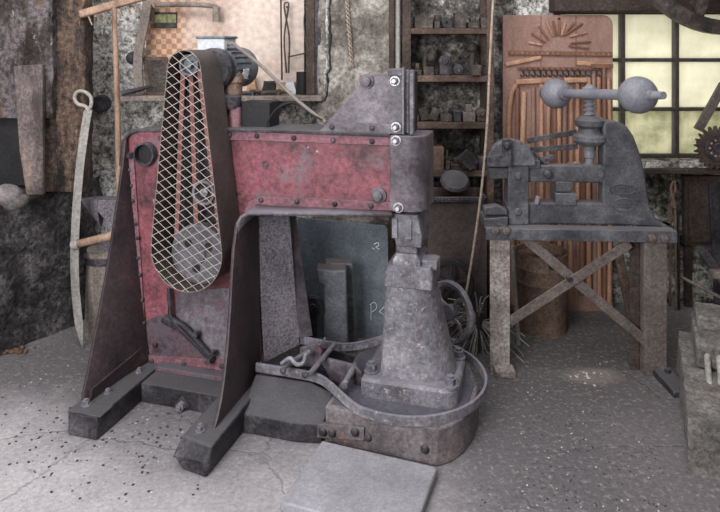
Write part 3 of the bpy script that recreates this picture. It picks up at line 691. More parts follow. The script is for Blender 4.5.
def build_guard(h, P):
    g0 = -.02; g1 = .15
    s = 2.72 / FOC / .94
    tc = P(184, 69, g0); bc = P(186, 252, g0); rt = 17.5 * s * .96; rb = 37.5 * s * .96
    d = (tc - bc); dist = math.hypot(d.x, d.z); phi = math.atan2(d.z, d.x); al = math.acos((rb - rt) / dist)
    out = []
    a0 = phi + al; a1 = phi - al
    for k in range(15):
        a = a1 + (a0 - a1) * k / 14; out.append((tc.x + math.cos(a) * rt, tc.z + math.sin(a) * rt))
    b0 = a0; b1 = a1 + 2 * PI
    for k in range(25):
        a = b0 + (b1 - b0) * k / 24; out.append((bc.x + math.cos(a) * rb, bc.z + math.sin(a) * rb))
    MB().ribbon([Vector((x, (g0 + g1) / 2, z)) for x, z in out], .004, g1 - g0, up=(0, 1, 0), closed=True).build('guard_band', 'guard', h, ang=50)
    gd = bpy.data.objects[h.name].children[-1]
    MB().prism([Vector((x, g1 - .004, z)) for x, z in out], (0, .004, 0)).build('guard_inner_shade', 'black', h)  # black sheet stands in for the shade inside the guard
    # expanded metal
    poly = [Vector((x, z)) for x, z in out]
    def clip(p, dd):
        lo, hi = -1e9, 1e9; n = len(poly)
        area = sum(poly[i].x * poly[(i + 1) % n].y - poly[(i + 1) % n].x * poly[i].y for i in range(n)); sg = 1 if area > 0 else -1
        for i in range(n):
            e = poly[(i + 1) % n] - poly[i]; nn = Vector((-e.y, e.x)) * sg
            den = nn.dot(dd); num = nn.dot(poly[i] - p)
            if abs(den) < 1e-12:
                if num > 0: return None
                continue
            t = num / den
            if den > 0: lo = max(lo, t)
            else: hi = min(hi, t)
        return (lo, hi) if hi > lo + .004 else None
    m = MB(); dx = .062; dz = .041
    for sgn in (1, -1):
        dd = Vector((dx, sgn * dz * (.78 if sgn > 0 else 1.2))).normalized()
        for k in range(-60, 60):
            p = Vector((bc.x, bc.z + k * dz)) + Vector((0, .3))
            r = clip(p, dd)
            if r:
                a = p + dd * r[0]; b = p + dd * r[1]
                y = g0 - .001 + (.001 if sgn > 0 else -.001)
                m.bar((a.x, y, a.y), (b.x, y, b.y), .0019, .0019, up=(0, 1, 0))
    wm = m.build('wire_mesh', 'mesh', h); wm['label'] = 'pale diamond wire mesh'
    m = MB(); m.tube([Vector((x, g0 - .001, z)) for x, z in out + [out[0]]], .002, 6); m.build('mesh_rim', 'hose', h)
    # pulleys and belts inside
    q = P(198, 254, .06); R = .125
    m = MB(); m.lathe(q, (0, -1, 0), [(R, -.04), (R, 0), (R - .012, .004), (R - .018, 0), (.04, 0), (.035, .01), (.001, .012)], 40); pu = m.build('pulley', 'disc', h)
    for a in (.6, 2.4, 4.6):
        c = q + Vector((math.cos(a) * .06, -.0005, math.sin(a) * .06)); MB().cyl(c, c + Vector((0, -.003, 0)), .018, n=18).build('pulley_hole', 'black', pu)
    q2 = P(203, 193, .05); MB().lathe(q2, (0, -1, 0), [(.052, -.04), (.052, 0), (.041, .0), (.040, -.025), (.02, -.025), (.018, -.005), (.001, -.004)], 32).build('idler_pulley', 'anvil', h)
    MB().cyl(q2 + Vector((0, .02, 0)), q2 + Vector((0, .018, 0)), .04, n=24).build('pulley_web', 'black', h)
    q3 = P(188.5, 65, .04); MB().lathe(q3, (0, -1, 0), [(.045, -.05), (.045, 0), (.037, 0), (.034, -.02), (.018, -.02), (.016, .006), (.001, .008)], 32).build('motor_pulley', 'motor', h)
    for a, b, c in ((-.036, -.11, .062), (-.012, -.02, .08), (.036, .11, .062)):
        m = MB(); m.bar((q3.x + a, c, q3.z), (q.x + b, c + .01, q.z), .020, .010, up=(0, 1, 0)); m.build('drive_belt', 'belt', h)

def build_motor(h, P):
    c0 = P(214, 69, .17); y0 = .16; y1 = .40; r = .09
    ax = lambda y: Vector((c0.x, y, c0.z))
    m = MB(); m.lathe(ax(y0), (0, 1, 0), [(.05, 0), (r * .95, .008), (r, .03), (r, .20), (r * .97, .21), (r * 1.04, .212), (r * 1.04, .262), (r * .9, .275), (.03, .28), (.001, .28)], 36)
    mo = m.build('motor', 'motor', h)
    MB().lathe(ax(y0 - .015), (0, 1, 0), [(.04, 0), (r * .9, .003), (r * 1.02, .015), (r * 1.02, .05), (.04, .052)], 36).build('end_bell', 'iron', mo)
    m = MB()
    for k in range(22):
        a = 2 * PI * k / 22; d = Vector((math.cos(a), 0, math.sin(a)))
        m.bar(ax(y0 + .05) + d * (r + .003), ax(y0 + .19) + d * (r + .003), .004, .012, up=d)
    m.build('cooling_fins', 'motor', mo)
    m = MB(); m.bx(c0.x - .098, c0.x + .035, y0 + .035, y0 + .15, c0.z + r - .03, c0.z + r + .043); m.build('terminal_box', 'motorlid', mo, bevel=.006)
    m = MB(); m.bx(c0.x - .104, c0.x + .042, y0 + .03, y0 + .155, c0.z + r + .042, c0.z + r + .054); m.build('terminal_lid', 'motor', mo, bevel=.004)
    # rating plate
    d = Vector((math.cos(-.25), 0, math.sin(-.25))); q = ax(y0 + .12) + d * (r + .009)
    m = MB(); m.box(q, (.004, .055, .045), ry=.25); m.build('rating_plate', 'label', mo)
    # stand tube, base and pink tubes below
    bz = P(229, 128, .2).z
    c = Vector((P(232, 100, .24).x, .24, 0))
    z1 = c0.z - r * .95
    MB().lathe(Vector((c.x, c.y, bz + .145)), (0, 0, 1), [(.046, 0), (.046, .05), (.052, .052), (.052, .075), (.04, .10), (.028, z1 - bz - .145)], 24).build('motor_post', 'rust', h)
    MB().lathe(Vector((c.x - .012, c.y - .02, bz + .085)), (0, 0, 1), [(.06, 0), (.062, .01), (.062, .05), (.05, .06), (.03, .062)], 24).build('post_collar', 'iron', h)
    for dx in (-.035, .032):
        MB().cyl((c.x + dx - .01, c.y - .02, bz - .005), (c.x + dx - .01, c.y - .02, bz + .09), .031, n=20).build('post_tube', 'pinktube', h)
    MB().bx(c.x + .055, c.x + .19, .22, .33, bz - .01, bz + .115).build('switch_case', 'black', h, bevel=.005)
    # hose and thin wire
    p0 = Vector((c0.x + .03, y0 + .07, c0.z + r + .015))
    pts = [p0, p0 + Vector((.03, 0, .005)), P(240, 49, .22), P(258, 63, .2), P(276, 80, .2), P(297, 100, .2), P(312, 112, .2), P(326, 122, .2)]
    MB().tube(smooth(pts, 6), .0075, 10).build('cable', 'hose', h)
    pts = [P(265, 131, .22), P(270, 117, .22), P(281, 106, .22), P(295, 103, .21), P(310, 113, .2), P(322, 120, .19)]
    MB().tube(smooth(pts, 6), .005, 8).build('cable', 'black', h)
# ================================================================== fly press on its iron stand
def build_press():
    ang = -math.radians(3)
    F0 = Frame(.642, 2.936, ang); P0 = F0.p
    st = thing('press_stand', 'brown angle iron stand with crossed braces carrying the grey fly press', 'stand', (.642, 2.936, 0), ang)
    D = .38
    zt = P0(490, 238, 0).z
    l0, l1 = P0(490, 300, 0).x, P0(510, 300, 0).x; r0, r1 = P0(644.5, 300, 0).x, P0(667, 300, 0).x
    x0, x1 = P0(486, 236, -.01).x, P0(677, 240, -.01).x
    def lshape(xa, xb, ya, t, z0, z1, m, nm, side):
        b = MB(); b.bx(xa, xb, ya, ya + t, z0, z1)
        xs = xa if side < 0 else xb - t
        b.bx(xs, xs + t, ya + t, ya + .07, z0, z1); return b.build(nm, m, st, bevel=.002)
    lshape(l0, l1, 0, .01, 0, zt, 'standleft', 'leg', 1)
    lshape(r0, r1, 0, .01, 0, zt, 'standiron', 'leg', -1)
    MB().bx(r0 - .045, r0 - .002, .05, .06, .0, zt).build('leg_flange', 'darkwood', st, bevel=.002)
    lshape(l0 + .06, l1 + .02, D, .01, 0, zt, 'standiron', 'leg', 1)
    lshape(r0 + .13, r1 + .10, D, .01, 0, zt, 'standiron', 'leg', -1)
    # top frame
    m = MB(); m.bx(x0, x1, -.015, -.005, zt - .005, zt + .047); m.bx(x0, x1, -.005, .06, zt + .037, zt + .047); m.build('front_rail', 'press', st, bevel=.002)
    m = MB(); m.bx(x0 + .02, x1 - .02, D + .01, D + .02, zt - .0, zt + .047); m.bx(x0 + .02, x1 - .02, D - .05, D + .01, zt + .037, zt + .047); m.build('back_rail', 'press', st, bevel=.002)
    for xx in (x0 + .005, x1 - .035): MB().bx(xx, xx + .03, .06, D - .05, zt + .03, zt + .046).build('end_rail', 'press', st, bevel=.002)
    # braces
    b = lambda p, q, ly, nm='brace': MB().bar(P0(*p, ly), P0(*q, ly), .045, .008, up=(0, 1, 0)).build(nm, 'standiron', st, bevel=.002)
    b((525, 238), (648, 343), .02); b((630, 243), (509, 322), .008)
    q = P0(569, 279, .0); MB().cyl(q + Vector((0, .012, 0)), q + Vector((0, -.012, 0)), .012, n=8).build('brace_bolt', 'iron', st)
    # bolts of the front rail
    bt = MB().lathe((0, 0, 0), (0, -1, 0), [(.021, 0), (.021, .004), (.017, .012), (.006, .016), (.001, .016)], 16).build('rail_bolt', 'standiron', st)
    for i, (a, c) in enumerate(((495, 230.5), (506, 230.5), (652, 238.5), (664, 238.8))):
        p = P0(a, c, -.015)
        if i == 0: bt.location = p
        else: copypart(bt, p, st)
    # the foot angle that runs forward from the right leg
    p, q = G(654, 368, 0), G(684, 398, 0)
    M = Matrix.Rotation(-ang, 4, 'Z'); tl = lambda v: M @ (v - Vector((.642, 2.936, 0)))
    a, c = tl(p), tl(q); MB().bar(a + Vector((0, .03, .02)), c + Vector((0, 0, .012)), .085, .03).build('floor_foot', 'iron', st, bevel=.004)
    for t in (.12, .4):
        v = a + (c - a) * t; MB().cyl(v + Vector((.01, 0, .03)), v + Vector((.01, 0, .048)), .013, n=6).build('foot_bolt', 'iron', st)
    MB().box((l1 - .03, -.02, .015), (.09, .07, .03)).build('floor_foot', 'standleft', st, bevel=.004)

    # ---- the press itself
    z0 = zt + .047
    F = Frame(.642, 2.936, ang, z0); P = F.p
    base = Vector((.642, 2.936, z0))
    pr = thing('fly_press', 'grey cast iron fly press with two ball weights on its swing arm', 'press', base, ang)
    py = .07; T = .09
    pl = lambda pts, ly=py: [P(a, c, ly) for a, c in pts]
    zb = P(500, 228, py).z
    up = [(603, 230), (603, 124), (607, 121), (619, 122), (627, 126), (634, 136), (640, 152), (645, 172), (648, 195), (651, 210), (656, 219), (668, 226), (676, 236)]
    pp = pl(up)
    for v in pp:
        if v.z < .02: v.z = 0.0
    pp[0].z = 0; pp[-1].z = 0.0
    MB().prism(pp, (0, T, 0)).build('upright', 'press', pr, bevel=.012, segs=3)
    b1 = P(487, 0, py).x; b2 = P(604, 0, py).x; ztop = P(540, 203, py).z
    MB().bx(b1 + .09, b2 + .01, py, py + T, 0, ztop).build('bed', 'press', pr, bevel=.008)
    a0, a1 = P(508, 0, py - .02).x, P(529, 0, py - .02).x; MB().bx(a0, a1, py - .02, py + T, 0, P(520, 164, py).z).build('side_post', 'press', pr, bevel=.006)
    MB().bx(a1 - .005, b2 + .02, py + .005, py + .06, P(560, 183, py).z, P(560, 165.5, py).z).build('slide_bar', 'press', pr, bevel=.008)
    MB().bx(P(525, 0, py).x, P(540, 0, py).x, py - .01, py + .05, P(530, 168, py).z, P(530, 160, py).z).build('slide_block', 'press', pr, bevel=.004)
    # die holder in the throat, small bright screw, blocks
    d0, d1 = P(556, 0, py).x, P(572, 0, py).x; MB().bx(d0, d1, py + .0, py + .07, P(560, 192, py).z, P(560, 182, py).z).build('die_holder', 'press', pr, bevel=.004)
    d0, d1 = P(555, 0, py).x, P(576, 0, py).x; MB().bx(d0, d1, py - .01, py + .08, P(560, 203, py).z - .01, P(560, 193, py).z).build('die_block', 'press', pr, bevel=.004)
    q = P(537, 202, py - .01); MB().box((q.x, q.y, ztop + .016), (.018, .02, .04), ry=.2).build('stop_screw', 'ball', pr, bevel=.003)
    q = P(601, 174, py - .012); MB().cyl(q + Vector((0, .03, 0)), q, .016, n=6).build('hex_bolt', 'press', pr)
    for a, c in ((518, 176), (518, 212), (548, 175)):
        q = P(a, c, py - .02); MB().lathe(q, (0, -1, 0), [(.018, -.03), (.018, .003), (.012, .009), (.001, .01)], 16).build('post_bolt', 'press', pr)
    # screw and nut housing
    sy = py + .045; S = P(589.5, 120, sy); sx = S.x; zz = lambda y: P(589.5, y, sy).z
    prof = [(.030, zz(150)), (.030, zz(146)), (.062, zz(144)), (.078, zz(140)), (.076, zz(136)), (.055, zz(132)), (.050, zz(128)), (.066, zz(125)), (.068, zz(120)), (.052, zz(117)), (.03, zz(115.5))]
    MB().lathe((sx, sy, 0), (0, 0, 1), prof, 36).build('nut_housing', 'press', pr)
    prof = [(.028, zz(168)), (.028, zz(164)), (.020, zz(163)), (.020, zz(158)), (.026, zz(157)), (.026, zz(149))]
    MB().lathe((sx, sy, 0), (0, 0, 1), prof, 20).build('screw_tip', 'ball', pr)
    # threaded screw: a helical ridge
    n = 20; turns = 5; vs = []; fs = []; za, zb2 = zz(117), zz(90); m = MB(); m.cyl((sx, sy, za), (sx, sy, zb2 + .01), .020, n=20)
    pts = [Vector((sx + math.cos(t) * .021, sy + math.sin(t) * .021, za + (zb2 - .02 - za) * t / (2 * PI * turns))) for t in [2 * PI * turns * k / 140 for k in range(141)]]
    m.tube(pts, .0065, 6).build('screw', 'ball', pr)
    MB().lathe((sx, sy, 0), (0, 0, 1), [(.03, zz(97)), (.034, zz(96)), (.034, zz(88)), (.022, zz(86.5)), (.016, zz(85)), (.001, zz(84))], 20).build('screw_head', 'ball', pr)
    # swing arm with balls (in world, brought into the press axes)
    Mi = Matrix.Rotation(-ang, 4, 'Z'); loc = lambda v: Mi @ (v - base)
    bl, br = loc(W(556, 93.5, 3.26)), loc(W(638, 95, 2.62))
    dv = (br - bl).normalized()
    m = MB(); m.cyl(bl, br, .022, .024, n=20); m.build('swing_arm', 'ball', pr)
    for c, e, nm in ((bl, -1, 'ball_weight'), (br, 1, 'ball_weight')):
        R = .077
        prof = [(R * math.sin(t), -R * math.cos(t)) for t in [PI * k / 20 for k in range(21)]]
        o = MB().lathe(c, dv, prof, 36).build(nm, 'ball', pr)
        MB().cyl(c - dv * e * (R - .005), c - dv * e * (R + .02), .034, .03, n=20).build('arm_collar', 'ball', o)
    MB().cyl(br + dv * .07, br + dv * .10, .02, n=16).build('arm_end', 'ball', pr)
    q = br + dv * .10; MB().cyl(q, q + dv * .055, .017, .015, n=16).build('arm_end', 'ball', pr)
    MB().lathe(bl - dv * .055, -dv, [(.055, 0), (.052, .018), (.03, .024), (.012, .03), (.001, .03)], 24).build('ball_cap', 'black', pr)
    # half round cover and brackets at the left end
    c = P(511, 166, py - .03); R = .115; hp = [c + Vector((math.cos(t) * R, 0, math.sin(t) * R * 1.08)) for t in [PI * k / 20 for k in range(21)]]
    MB().prism(hp, (0, .05, 0)).build('half_round_cover', 'press', pr, bevel=.006)
    L = pl([(487, 167), (487, 157.5), (503, 154.5), (503, 140), (511, 139), (512, 167)], py - .065); MB().prism(L, (0, .03, 0)).build('angle_bracket', 'iron', pr, bevel=.003)
    q = P(507, 146, py - .065); MB().lathe(q, (0, -1, 0), [(.018, -.01), (.018, .003), (.01, .014), (.001, .016)], 16).build('bracket_bolt', 'iron', pr)
    MB().prism(pl([(488, 168), (508, 168), (508, 179), (490, 179)], py - .02), (0, .08, 0)).build('side_block', 'press', pr, bevel=.004)
    MB().prism(pl([(484, 208), (497, 206), (507, 210), (508, 215), (484, 215)], py - .05), (0, .06, 0)).build('side_clamp', 'press', pr, bevel=.004)
    MB().prism(pl([(484, 219), (508, 217), (508, 228.5), (484, 228.5)], py - .05), (0, .12, 0)).build('side_clamp', 'press', pr, bevel=.004)
    MB().prism(pl([(496, 216), (509, 215), (509, 229), (496, 229)], py + .01), (0, .05, 0)).build('end_lug', 'press', pr, bevel=.004)
    # flat tie bars running back to the screw housing
    for a, b_, w in (((527, 141), (577, 132), .026), ((530, 150), (578, 146.5), .026)):
        MB().bar(P(*a, py + .10), P(*b_, py + .06), w, .008, up=(0, -1, 0)).build('tie_bar', 'iron', pr, bevel=.002)
    m = MB(); m.bar(P(532, 152, py + .02), P(546, 163, py + .02), .02, .015); m.bar(P(534, 164, py + .03), P(553, 156, py + .05), .035, .02); m.build('link', 'iron', pr, bevel=.003)
    # two embossed ovals
    for (cx, cy, w, h_) in ((623, 189.5, 13, 5), (624, 205, 11, 6.5)):
        ring = [P(cx + math.cos(t) * w, cy + math.sin(t) * h_, py - .001) for t in [2 * PI * k / 28 for k in range(29)]]
        ov = MB().tube(ring, .003, 6).build('cast_oval', 'press', pr)
        m = MB()
        for k in range(6):
            x = cx - w * .62 + k * w * .25; m.box(P(x, cy - 1, py - .0005), (.006, .004, .016)); m.box(P(x + .5, cy + 2, py - .0005), (.010, .004, .005))
        m.build('raised_marks', 'press', ov)

# ================================================================== board of bars and handles
def build_board():
    Y = 3.60
    A = W(503, 0, Y).x; B = W(613, 0, Y).x; zt = W(0, 15, Y).z; r = .055
    m = MB()
    pts = [Vector((A, Y, 0)), Vector((A, Y, zt))] + [Vector((B - r + math.sin(t) * r, Y, zt - r + math.cos(t) * r)) for t in (0, .4, .8, 1.2, PI / 2)] + [Vector((B, Y, 0))]
    m.prism(pts, (0, .03, 0)); bo = m.build('tool_board', 'board', None, bevel=.003)
    tag(bo, 'tall copper brown wooden board with a rounded corner leaning by the window', 'board')
    for x in (541, 576):
        p = W(x, 0, Y); mm = MB().bx(p.x - .0025, p.x + .0025, Y - .0008, Y + .001, .3, zt - .003)
        s = mm.build('board_seam', 'copdark', bo); s.location = s.location - bo.location if s.parent else s.location
    q = W(559, 19, Y) - bo.location; MB().cyl(q, q + Vector((0, -.004, 0)), .008, n=12).build('nail_hole', 'black', bo)
    yb = Y
    z4 = lambda a, b: W(480 + a / 3.0, b / 3.0, yb - .006)
    fan = [((145, 127), (187, 135)), ((155, 100), (197, 128)), ((177, 78), (205, 120)), ((199, 65), (220, 110)), ((218, 62), (230, 108)), ((237, 60), (238, 108)), ((256, 70), (244, 108)),
           ((283, 68), (248, 106)), ((308, 70), (254, 106)), ((321, 98), (268, 110)), ((332, 125), (272, 130)), ((326, 145), (266, 138))]
    pos = ['lowest on the left', 'second from the lowest left', 'third from the left end', 'fourth from the left end', 'fifth from the left end, almost upright', 'standing upright in the middle', 'just right of the upright one', 'slanting right, fifth from the right end', 'slanting right, fourth from the right end', 'slanting right, third from the right end', 'nearly level, second from the right end', 'level at the right end']
    for i, (a, b) in enumerate(fan):
        o = MB().bar(z4(*a), z4(*b), .0115, .012, up=(0, -1, 0)).build('flat_chisel', 'copdark' if i % 3 else 'copper', None, bevel=.003)
        tag(o, 'small brown chisel of the sunburst on the board, ' + pos[i], 'chisel', 'sunburst of chisels')
    p, q = z4(85, 158), z4(397, 163); o = MB().bar(p, q, .026, .012, up=(0, -1, 0)).build('punched_strip', 'copdark', None, bevel=.003)
    tag(o, 'long level brown strip with a row of holes below the sunburst', 'strip')
    m = MB()
    for k in range(20):
        c = p + (q - p) * ((k + .7) / 20.5) + Vector((0, -.006, 0)); m.cyl(c, c + Vector((0, -.002, 0)), .0055, n=10)
    for s in (m.build('punched_holes', 'palewood', o),): s.location = -o.location
    for (a, b, t, l) in (((76, 194), (184, 172), .016, 'tapered brown lever at the board\'s left edge, sloping up to the right'), ((290, 189), (396, 197), .016, 'tapered brown lever at the board\'s right edge below the strip')):
        o = MB().bar(z4(*a), z4(*b), .024, .015, up=(0, -1, 0)).build('wooden_lever', 'copper', None, bevel=.005); tag(o, l, 'lever')
    o = MB().bar(z4(113, 205), z4(368, 207), .02, .012, up=(0, -1, 0)).build('hook_rail', 'copdark', None, bevel=.003); tag(o, 'level brown rail with a row of small hooks on the board', 'rail')
    for k in range(15):
        x = 122 + k * 16.8; pts = [z4(x, 205) + Vector((0, -.008, 0)), z4(x + 5, 215) + Vector((0, -.014, 0)), z4(x + 8, 226) + Vector((0, -.01, 0)), z4(x + 1, 229) + Vector((0, -.012, 0)), z4(x - 3, 223) + Vector((0, -.014, 0))]
        h = MB().tube(smooth(pts, 3), .0045, 6).build('hook', 'iron', o); h.location = -o.location
    for (hd0, hd1, sx, bot, l) in (((106, 246), (216, 240), 184, 620, 'left T-handled hammer hanging on the board'), ((252, 241), (324, 240), 292, 640, 'right T-handled hammer hanging on the board')):
        c = W(480 + sx / 3., 241 / 3., yb - .012); t = thing('long_hammer', l, 'hammer', c, 0, 'T-handled hammers')
        MB().bar(z4(*hd0) - c + Vector((0, -.008, 0)), z4(*hd1) - c + Vector((0, -.008, 0)), .03, .022, up=(0, -1, 0)).build('head', 'copper', t, bevel=.006)
        MB().tube([z4(sx, 243) - c, z4(sx, bot) - c], .012, 10).build('handle', 'copper', t)
    # long handles and bars hanging side by side
    xs = [(92, 253, 1), (112, 262, 0), (132, 275, 0), (160, 262, 0), (207, 255, 0), (222, 268, 0), (238, 262, 0), (256, 258, 0), (273, 262, 0), (309, 255, 0), (326, 232, 0), (341, 222, 0), (356, 232, 0), (371, 198, 2), (386, 236, 0)]
    names = ['bent', 'second', 'third', 'fourth', 'fifth', 'sixth', 'seventh', 'eighth', 'ninth', 'tenth', 'eleventh', 'twelfth', 'thirteenth', 'broad-topped', 'last']
    for i, (x, top, kind) in enumerate(xs):
        rr = random.Random(i); w = .017 + .006 * rr.random(); bot = W(0, 300 + rr.uniform(-18, 14), yb).z
        a = W(480 + x / 3., top / 3., yb - .014); e = Vector((a.x + rr.uniform(-.012, .012), a.y, max(.05, bot)))
        if kind == 1: pts = smooth([a + Vector((.03, 0, 0)), a + Vector((.0, 0, -.08)), a + Vector((-.012, 0, -.3)), a + Vector((.01, 0, -.55)), Vector((a.x + .005, a.y, e.z))], 5)
        else: pts = smooth([a, a * .6 + e * .4 + Vector((rr.uniform(-.008, .008), 0, 0)), e], 5)
        o = MB(); o.tube(pts, w * .62, 10, r1=w * .75)
        if kind == 2: o.bar(a + Vector((-.07, 0, .0)), a + Vector((.05, 0, .0)), .022, .02, up=(0, -1, 0))
        o = o.build('long_handle', ['copper', 'copdark', 'copper', 'board'][i % 4], None)
        nth = {'bent': 'bent copper brown handle at the left end of the hanging row', 'broad-topped': 'long bar with a crosspiece at its top near the board\'s right edge', 'last': 'rightmost long pole hanging at the board\'s right edge'}.get(names[i], names[i] + ' long brown handle from the left in the row on the board')
        tag(o, nth, 'long handle', 'long handles on the board')

# ================================================================== tool rack with dies
def build_rack():
    Y = 3.47
    x0 = W(402.5, 0, Y).x; x1 = W(494, 0, Y).x
    c = Vector(((x0 + x1) / 2, Y + .1, 0))
    rk = thing('tool_rack', 'dark wooden rack of four shelves full of dies beside the pillar', 'rack', c)
    loc = lambda v: v - c
    zt = 2.2
    for a, b, m in ((402.5, 411, 'darkwood'), (487, 494, 'wood')):
        p = W(a, 0, Y).x - c.x; q = W(b, 0, Y).x - c.x
        MB().bx(p, q, -.1, -.06, 0, zt).build('post', m, rk, bevel=.003)
        MB().bx(p, q, .10, .13, 0, zt).build('post', 'darkwood', rk, bevel=.003)
    tops = []
    for yt, yb in ((28.3, 34), (75.5, 82), (122.5, 129), (171, 177)):
        a = W(0, yt, Y).z; b = W(0, yb, Y).z; tops.append(a)
        MB().bx(x0 - c.x + .02, x1 - c.x - .01, -.095, .14, b, a).build('shelf', 'wood', rk, bevel=.003)
    def X(p, y=Y + .06): return (p - CX) * y / FOC
    S = (Y + .06) / FOC
    tops = [v + .001 for v in tops]
    def item(shelf, a, b, ytop, kind, label, name='die_block', m='wrack', dy=0.0, tilt=0):
        z = tops[shelf]; xa, xb = X(a), X(b); h = (W(0, ytop, Y + .06).z - z); xm = (xa + xb) / 2; w = xb - xa; y = Y + .06 + dy
        mb = MB()
        if kind == 'block': mb.bx(xa, xb, y - .045, y + .045, z, z + h)
        elif kind == 'step': mb.bx(xa, xb, y - .045, y + .045, z, z + h * .55); mb.bx(xa + w * .25, xb - w * .25, y - .03, y + .03, z + h * .55, z + h)
        elif kind == 'pin': mb.bx(xa, xb, y - .04, y + .04, z, z + h * .45); mb.cyl((xm, y, z + h * .45), (xm, y, z + h), w * .3, n=16)
        elif kind == 'disc':
            r = min(h, w) / 2; mb.lathe((xm, y - .05, z + h - r), (0, 1, 0), [(r * .5, .0), (r * .52, .008), (r * .85, .008), (r, .016), (r, .05), (r * .8, .06)], 24)
            if h > 2 * r + .003: mb.bx(xa + w * .1, xb - w * .1, y - .04, y + .04, z, z + h - 1.6 * r)
        elif kind == 'ring':
            r = w / 2 - .012; mb.lathe((xm, y, z + .012 + r), (0, 1, 0), [(r + .012, -.012), (r + .012, .012), (r - .012, .012), (r - .012, -.012)], 28, closed=True)
        elif kind == 'arch':
            pts = [Vector((xa + .012, y, z + .008)), Vector((xa + .012, y, z + h * .55)), Vector((xa + w * .3, y, z + h * .92)), Vector((xa + w * .65, y, z + h * .95)), Vector((xb - .012, y, z + h * .6))]
            mb.tube(smooth(pts, 5), .014, 10); mb.sphere((xm + .005, y - .02, z + h * .62), .028, 16); mb.bx(xa, xa + w * .7, y - .04, y + .03, z, z + h * .3)
        elif kind == 'pipe':
            pts = [Vector((xa + .01, y, z + h * .55)), Vector((xa + w * .4, y, z + h * .65)), Vector((xa + w * .75, y, z + h * .72)), Vector((xb - .02, y, z + h * .95))]
            mb.tube(smooth(pts, 5), .015, 10); mb.tube([Vector((xb - .03, y, z)), Vector((xb - .03, y, z + h * .95))], .018, 10); mb.sphere((xb - .03, y, z + h * .88), .032, 14)
        elif kind == 'lean':
            mb.box((xm, y, z + h * .42), (w * .9, .03, h * .8), ry=tilt)
            lo = min(v.z for v in mb.v)
            for v in mb.v: v.z += z - lo
        elif kind == 'bars':
            for k in range(3): mb.bx(xa, xb, y - .05 + k * .035, y - .025 + k * .035, z, z + h)
        o = mb.build(name, m, None, bevel=.003); tag(o, label, 'tool', 'tools and dies on the rack')
    it = item
    it(0, 414, 432, 17, 'block', 'low dark block at the left end of the top rack shelf')
    it(0, 433.5, 439, 15, 'step', 'narrow stepped die between the low block and the ring, top shelf')
    it(0, 441, 452, 16, 'ring', 'dark ring standing on the top rack shelf', 'iron_ring', 'iron')
    it(0, 454, 465, 12.5, 'block', 'tallest square block on the top rack shelf')
    it(0, 467, 478, 17.5, 'step', 'broad stepped die right of the tall block, top shelf')
    it(0, 480, 487, 18, 'block', 'small block at the right end of the top rack shelf')
    it(1, 413.5, 421, 63, 'pin', 'upright pin die at the left end of the second rack shelf')
    it(1, 423, 437, 47, 'arch', 'arched iron fitting with a ball at its middle on the second shelf', 'arched_fitting', 'wrack')
    it(1, 438, 450.5, 55, 'disc', 'round faced die beside the arched fitting on the second shelf', 'round_die', 'iron')
    it(1, 452, 463, 64, 'disc', 'low dark roller lying in the middle of the second shelf', 'roller', 'iron')
    it(1, 464, 479, 44, 'pipe', 'bent pipe fitting rising above the second rack shelf', 'pipe_fitting', 'wrack', .05)
    it(1, 468, 478, 64.5, 'block', 'plain block in front of the bent pipe on the second shelf', dy=-.06)
    it(1, 480, 487, 68, 'block', 'small low block at the right end of the second rack shelf')
    it(2, 413, 418, 108, 'pin', 'slim pin die at the left end of the third rack shelf')
    it(2, 419, 429, 105, 'lean', 'slab leaning left on the third rack shelf', 'iron_slab', tilt=-.25)
    it(2, 430, 439, 106, 'lean', 'slab leaning right on the third rack shelf', 'iron_slab', tilt=.4)
    it(2, 440, 451, 114, 'bars', 'bundle of short flat bars on the third rack shelf', 'flat_bars', 'wrack')
    it(2, 452.5, 460, 110.5, 'block', 'upright dark grey block in the middle of the third shelf', m='iron')
    it(2, 462, 474, 104, 'step', 'pale stepped die near the right of the third shelf', m='standiron')
    it(2, 475, 486, 107, 'disc', 'round die at the right end of the third rack shelf', 'round_die')
    it(3, 430, 443, 146, 'block', 'rusty brown block at the left of the lowest rack shelf', m='rust')
    it(3, 445, 449, 150, 'pin', 'thin upright pin on the lowest rack shelf')
    it(3, 450, 461, 158, 'step', 'stepped die in the middle of the lowest rack shelf')
    it(3, 457, 476, 152, 'lean', 'broad grey plate leaning on the lowest rack shelf', 'iron_slab', 'iron', -.06, tilt=.75)
    it(3, 477, 486, 156, 'block', 'dark block at the right end of the lowest rack shelf')
    # rust sheet tank below
    t = thing('sheet_tank', 'rust brown sheet iron tank with a riveted rim below the tool rack', 'tank', (W(457, 0, 3.3).x, 3.36, 0))
    xa = W(428, 0, 3.25).x - t.location.x; xb = W(487, 0, 3.25).x - t.location.x; z = W(0, 197, 3.25).z
    m = MB(); m.bx(xa, xb, -.11, -.1, 0, z); m.bx(xa, xb, .1, .11, 0, z); m.bx(xa, xa + .01, -.1, .1, 0, z); m.bx(xb - .01, xb, -.1, .1, 0, z); m.bx(xa, xb, -.1, .1, .0, .01); m.build('tank_shell', 'darkrust', t, bevel=.002)
    MB().bx(xa, xb, -.118, -.108, z - .025, z).build('rim_strip', 'iron', t, bevel=.002)
    rv = None
    for k in range(13):
        p = Vector((xa + .012 + k * (xb - xa - .024) / 12, -.118, z - .012))
        if rv is None: rv = MB().lathe((0, 0, 0), (0, -1, 0), [(.006, -.002), (.006, .002), (.001, .005)], 10).build('rivet', 'iron', t); rv.location = p
        else: copypart(rv, p, t)
    o = MB(); o.lathe(W(455, 186, 3.4), (0, -.75, 1), [(.001, -.01), (.07, -.01), (.078, .0), (.066, .012), (.001, .02)], 28); 
    o = o.build('domed_disc', 'iron', None); o.location.z = z + .0; tag(o, 'dark domed disc lying tilted in the dark on top of the rusty tank', 'disc')

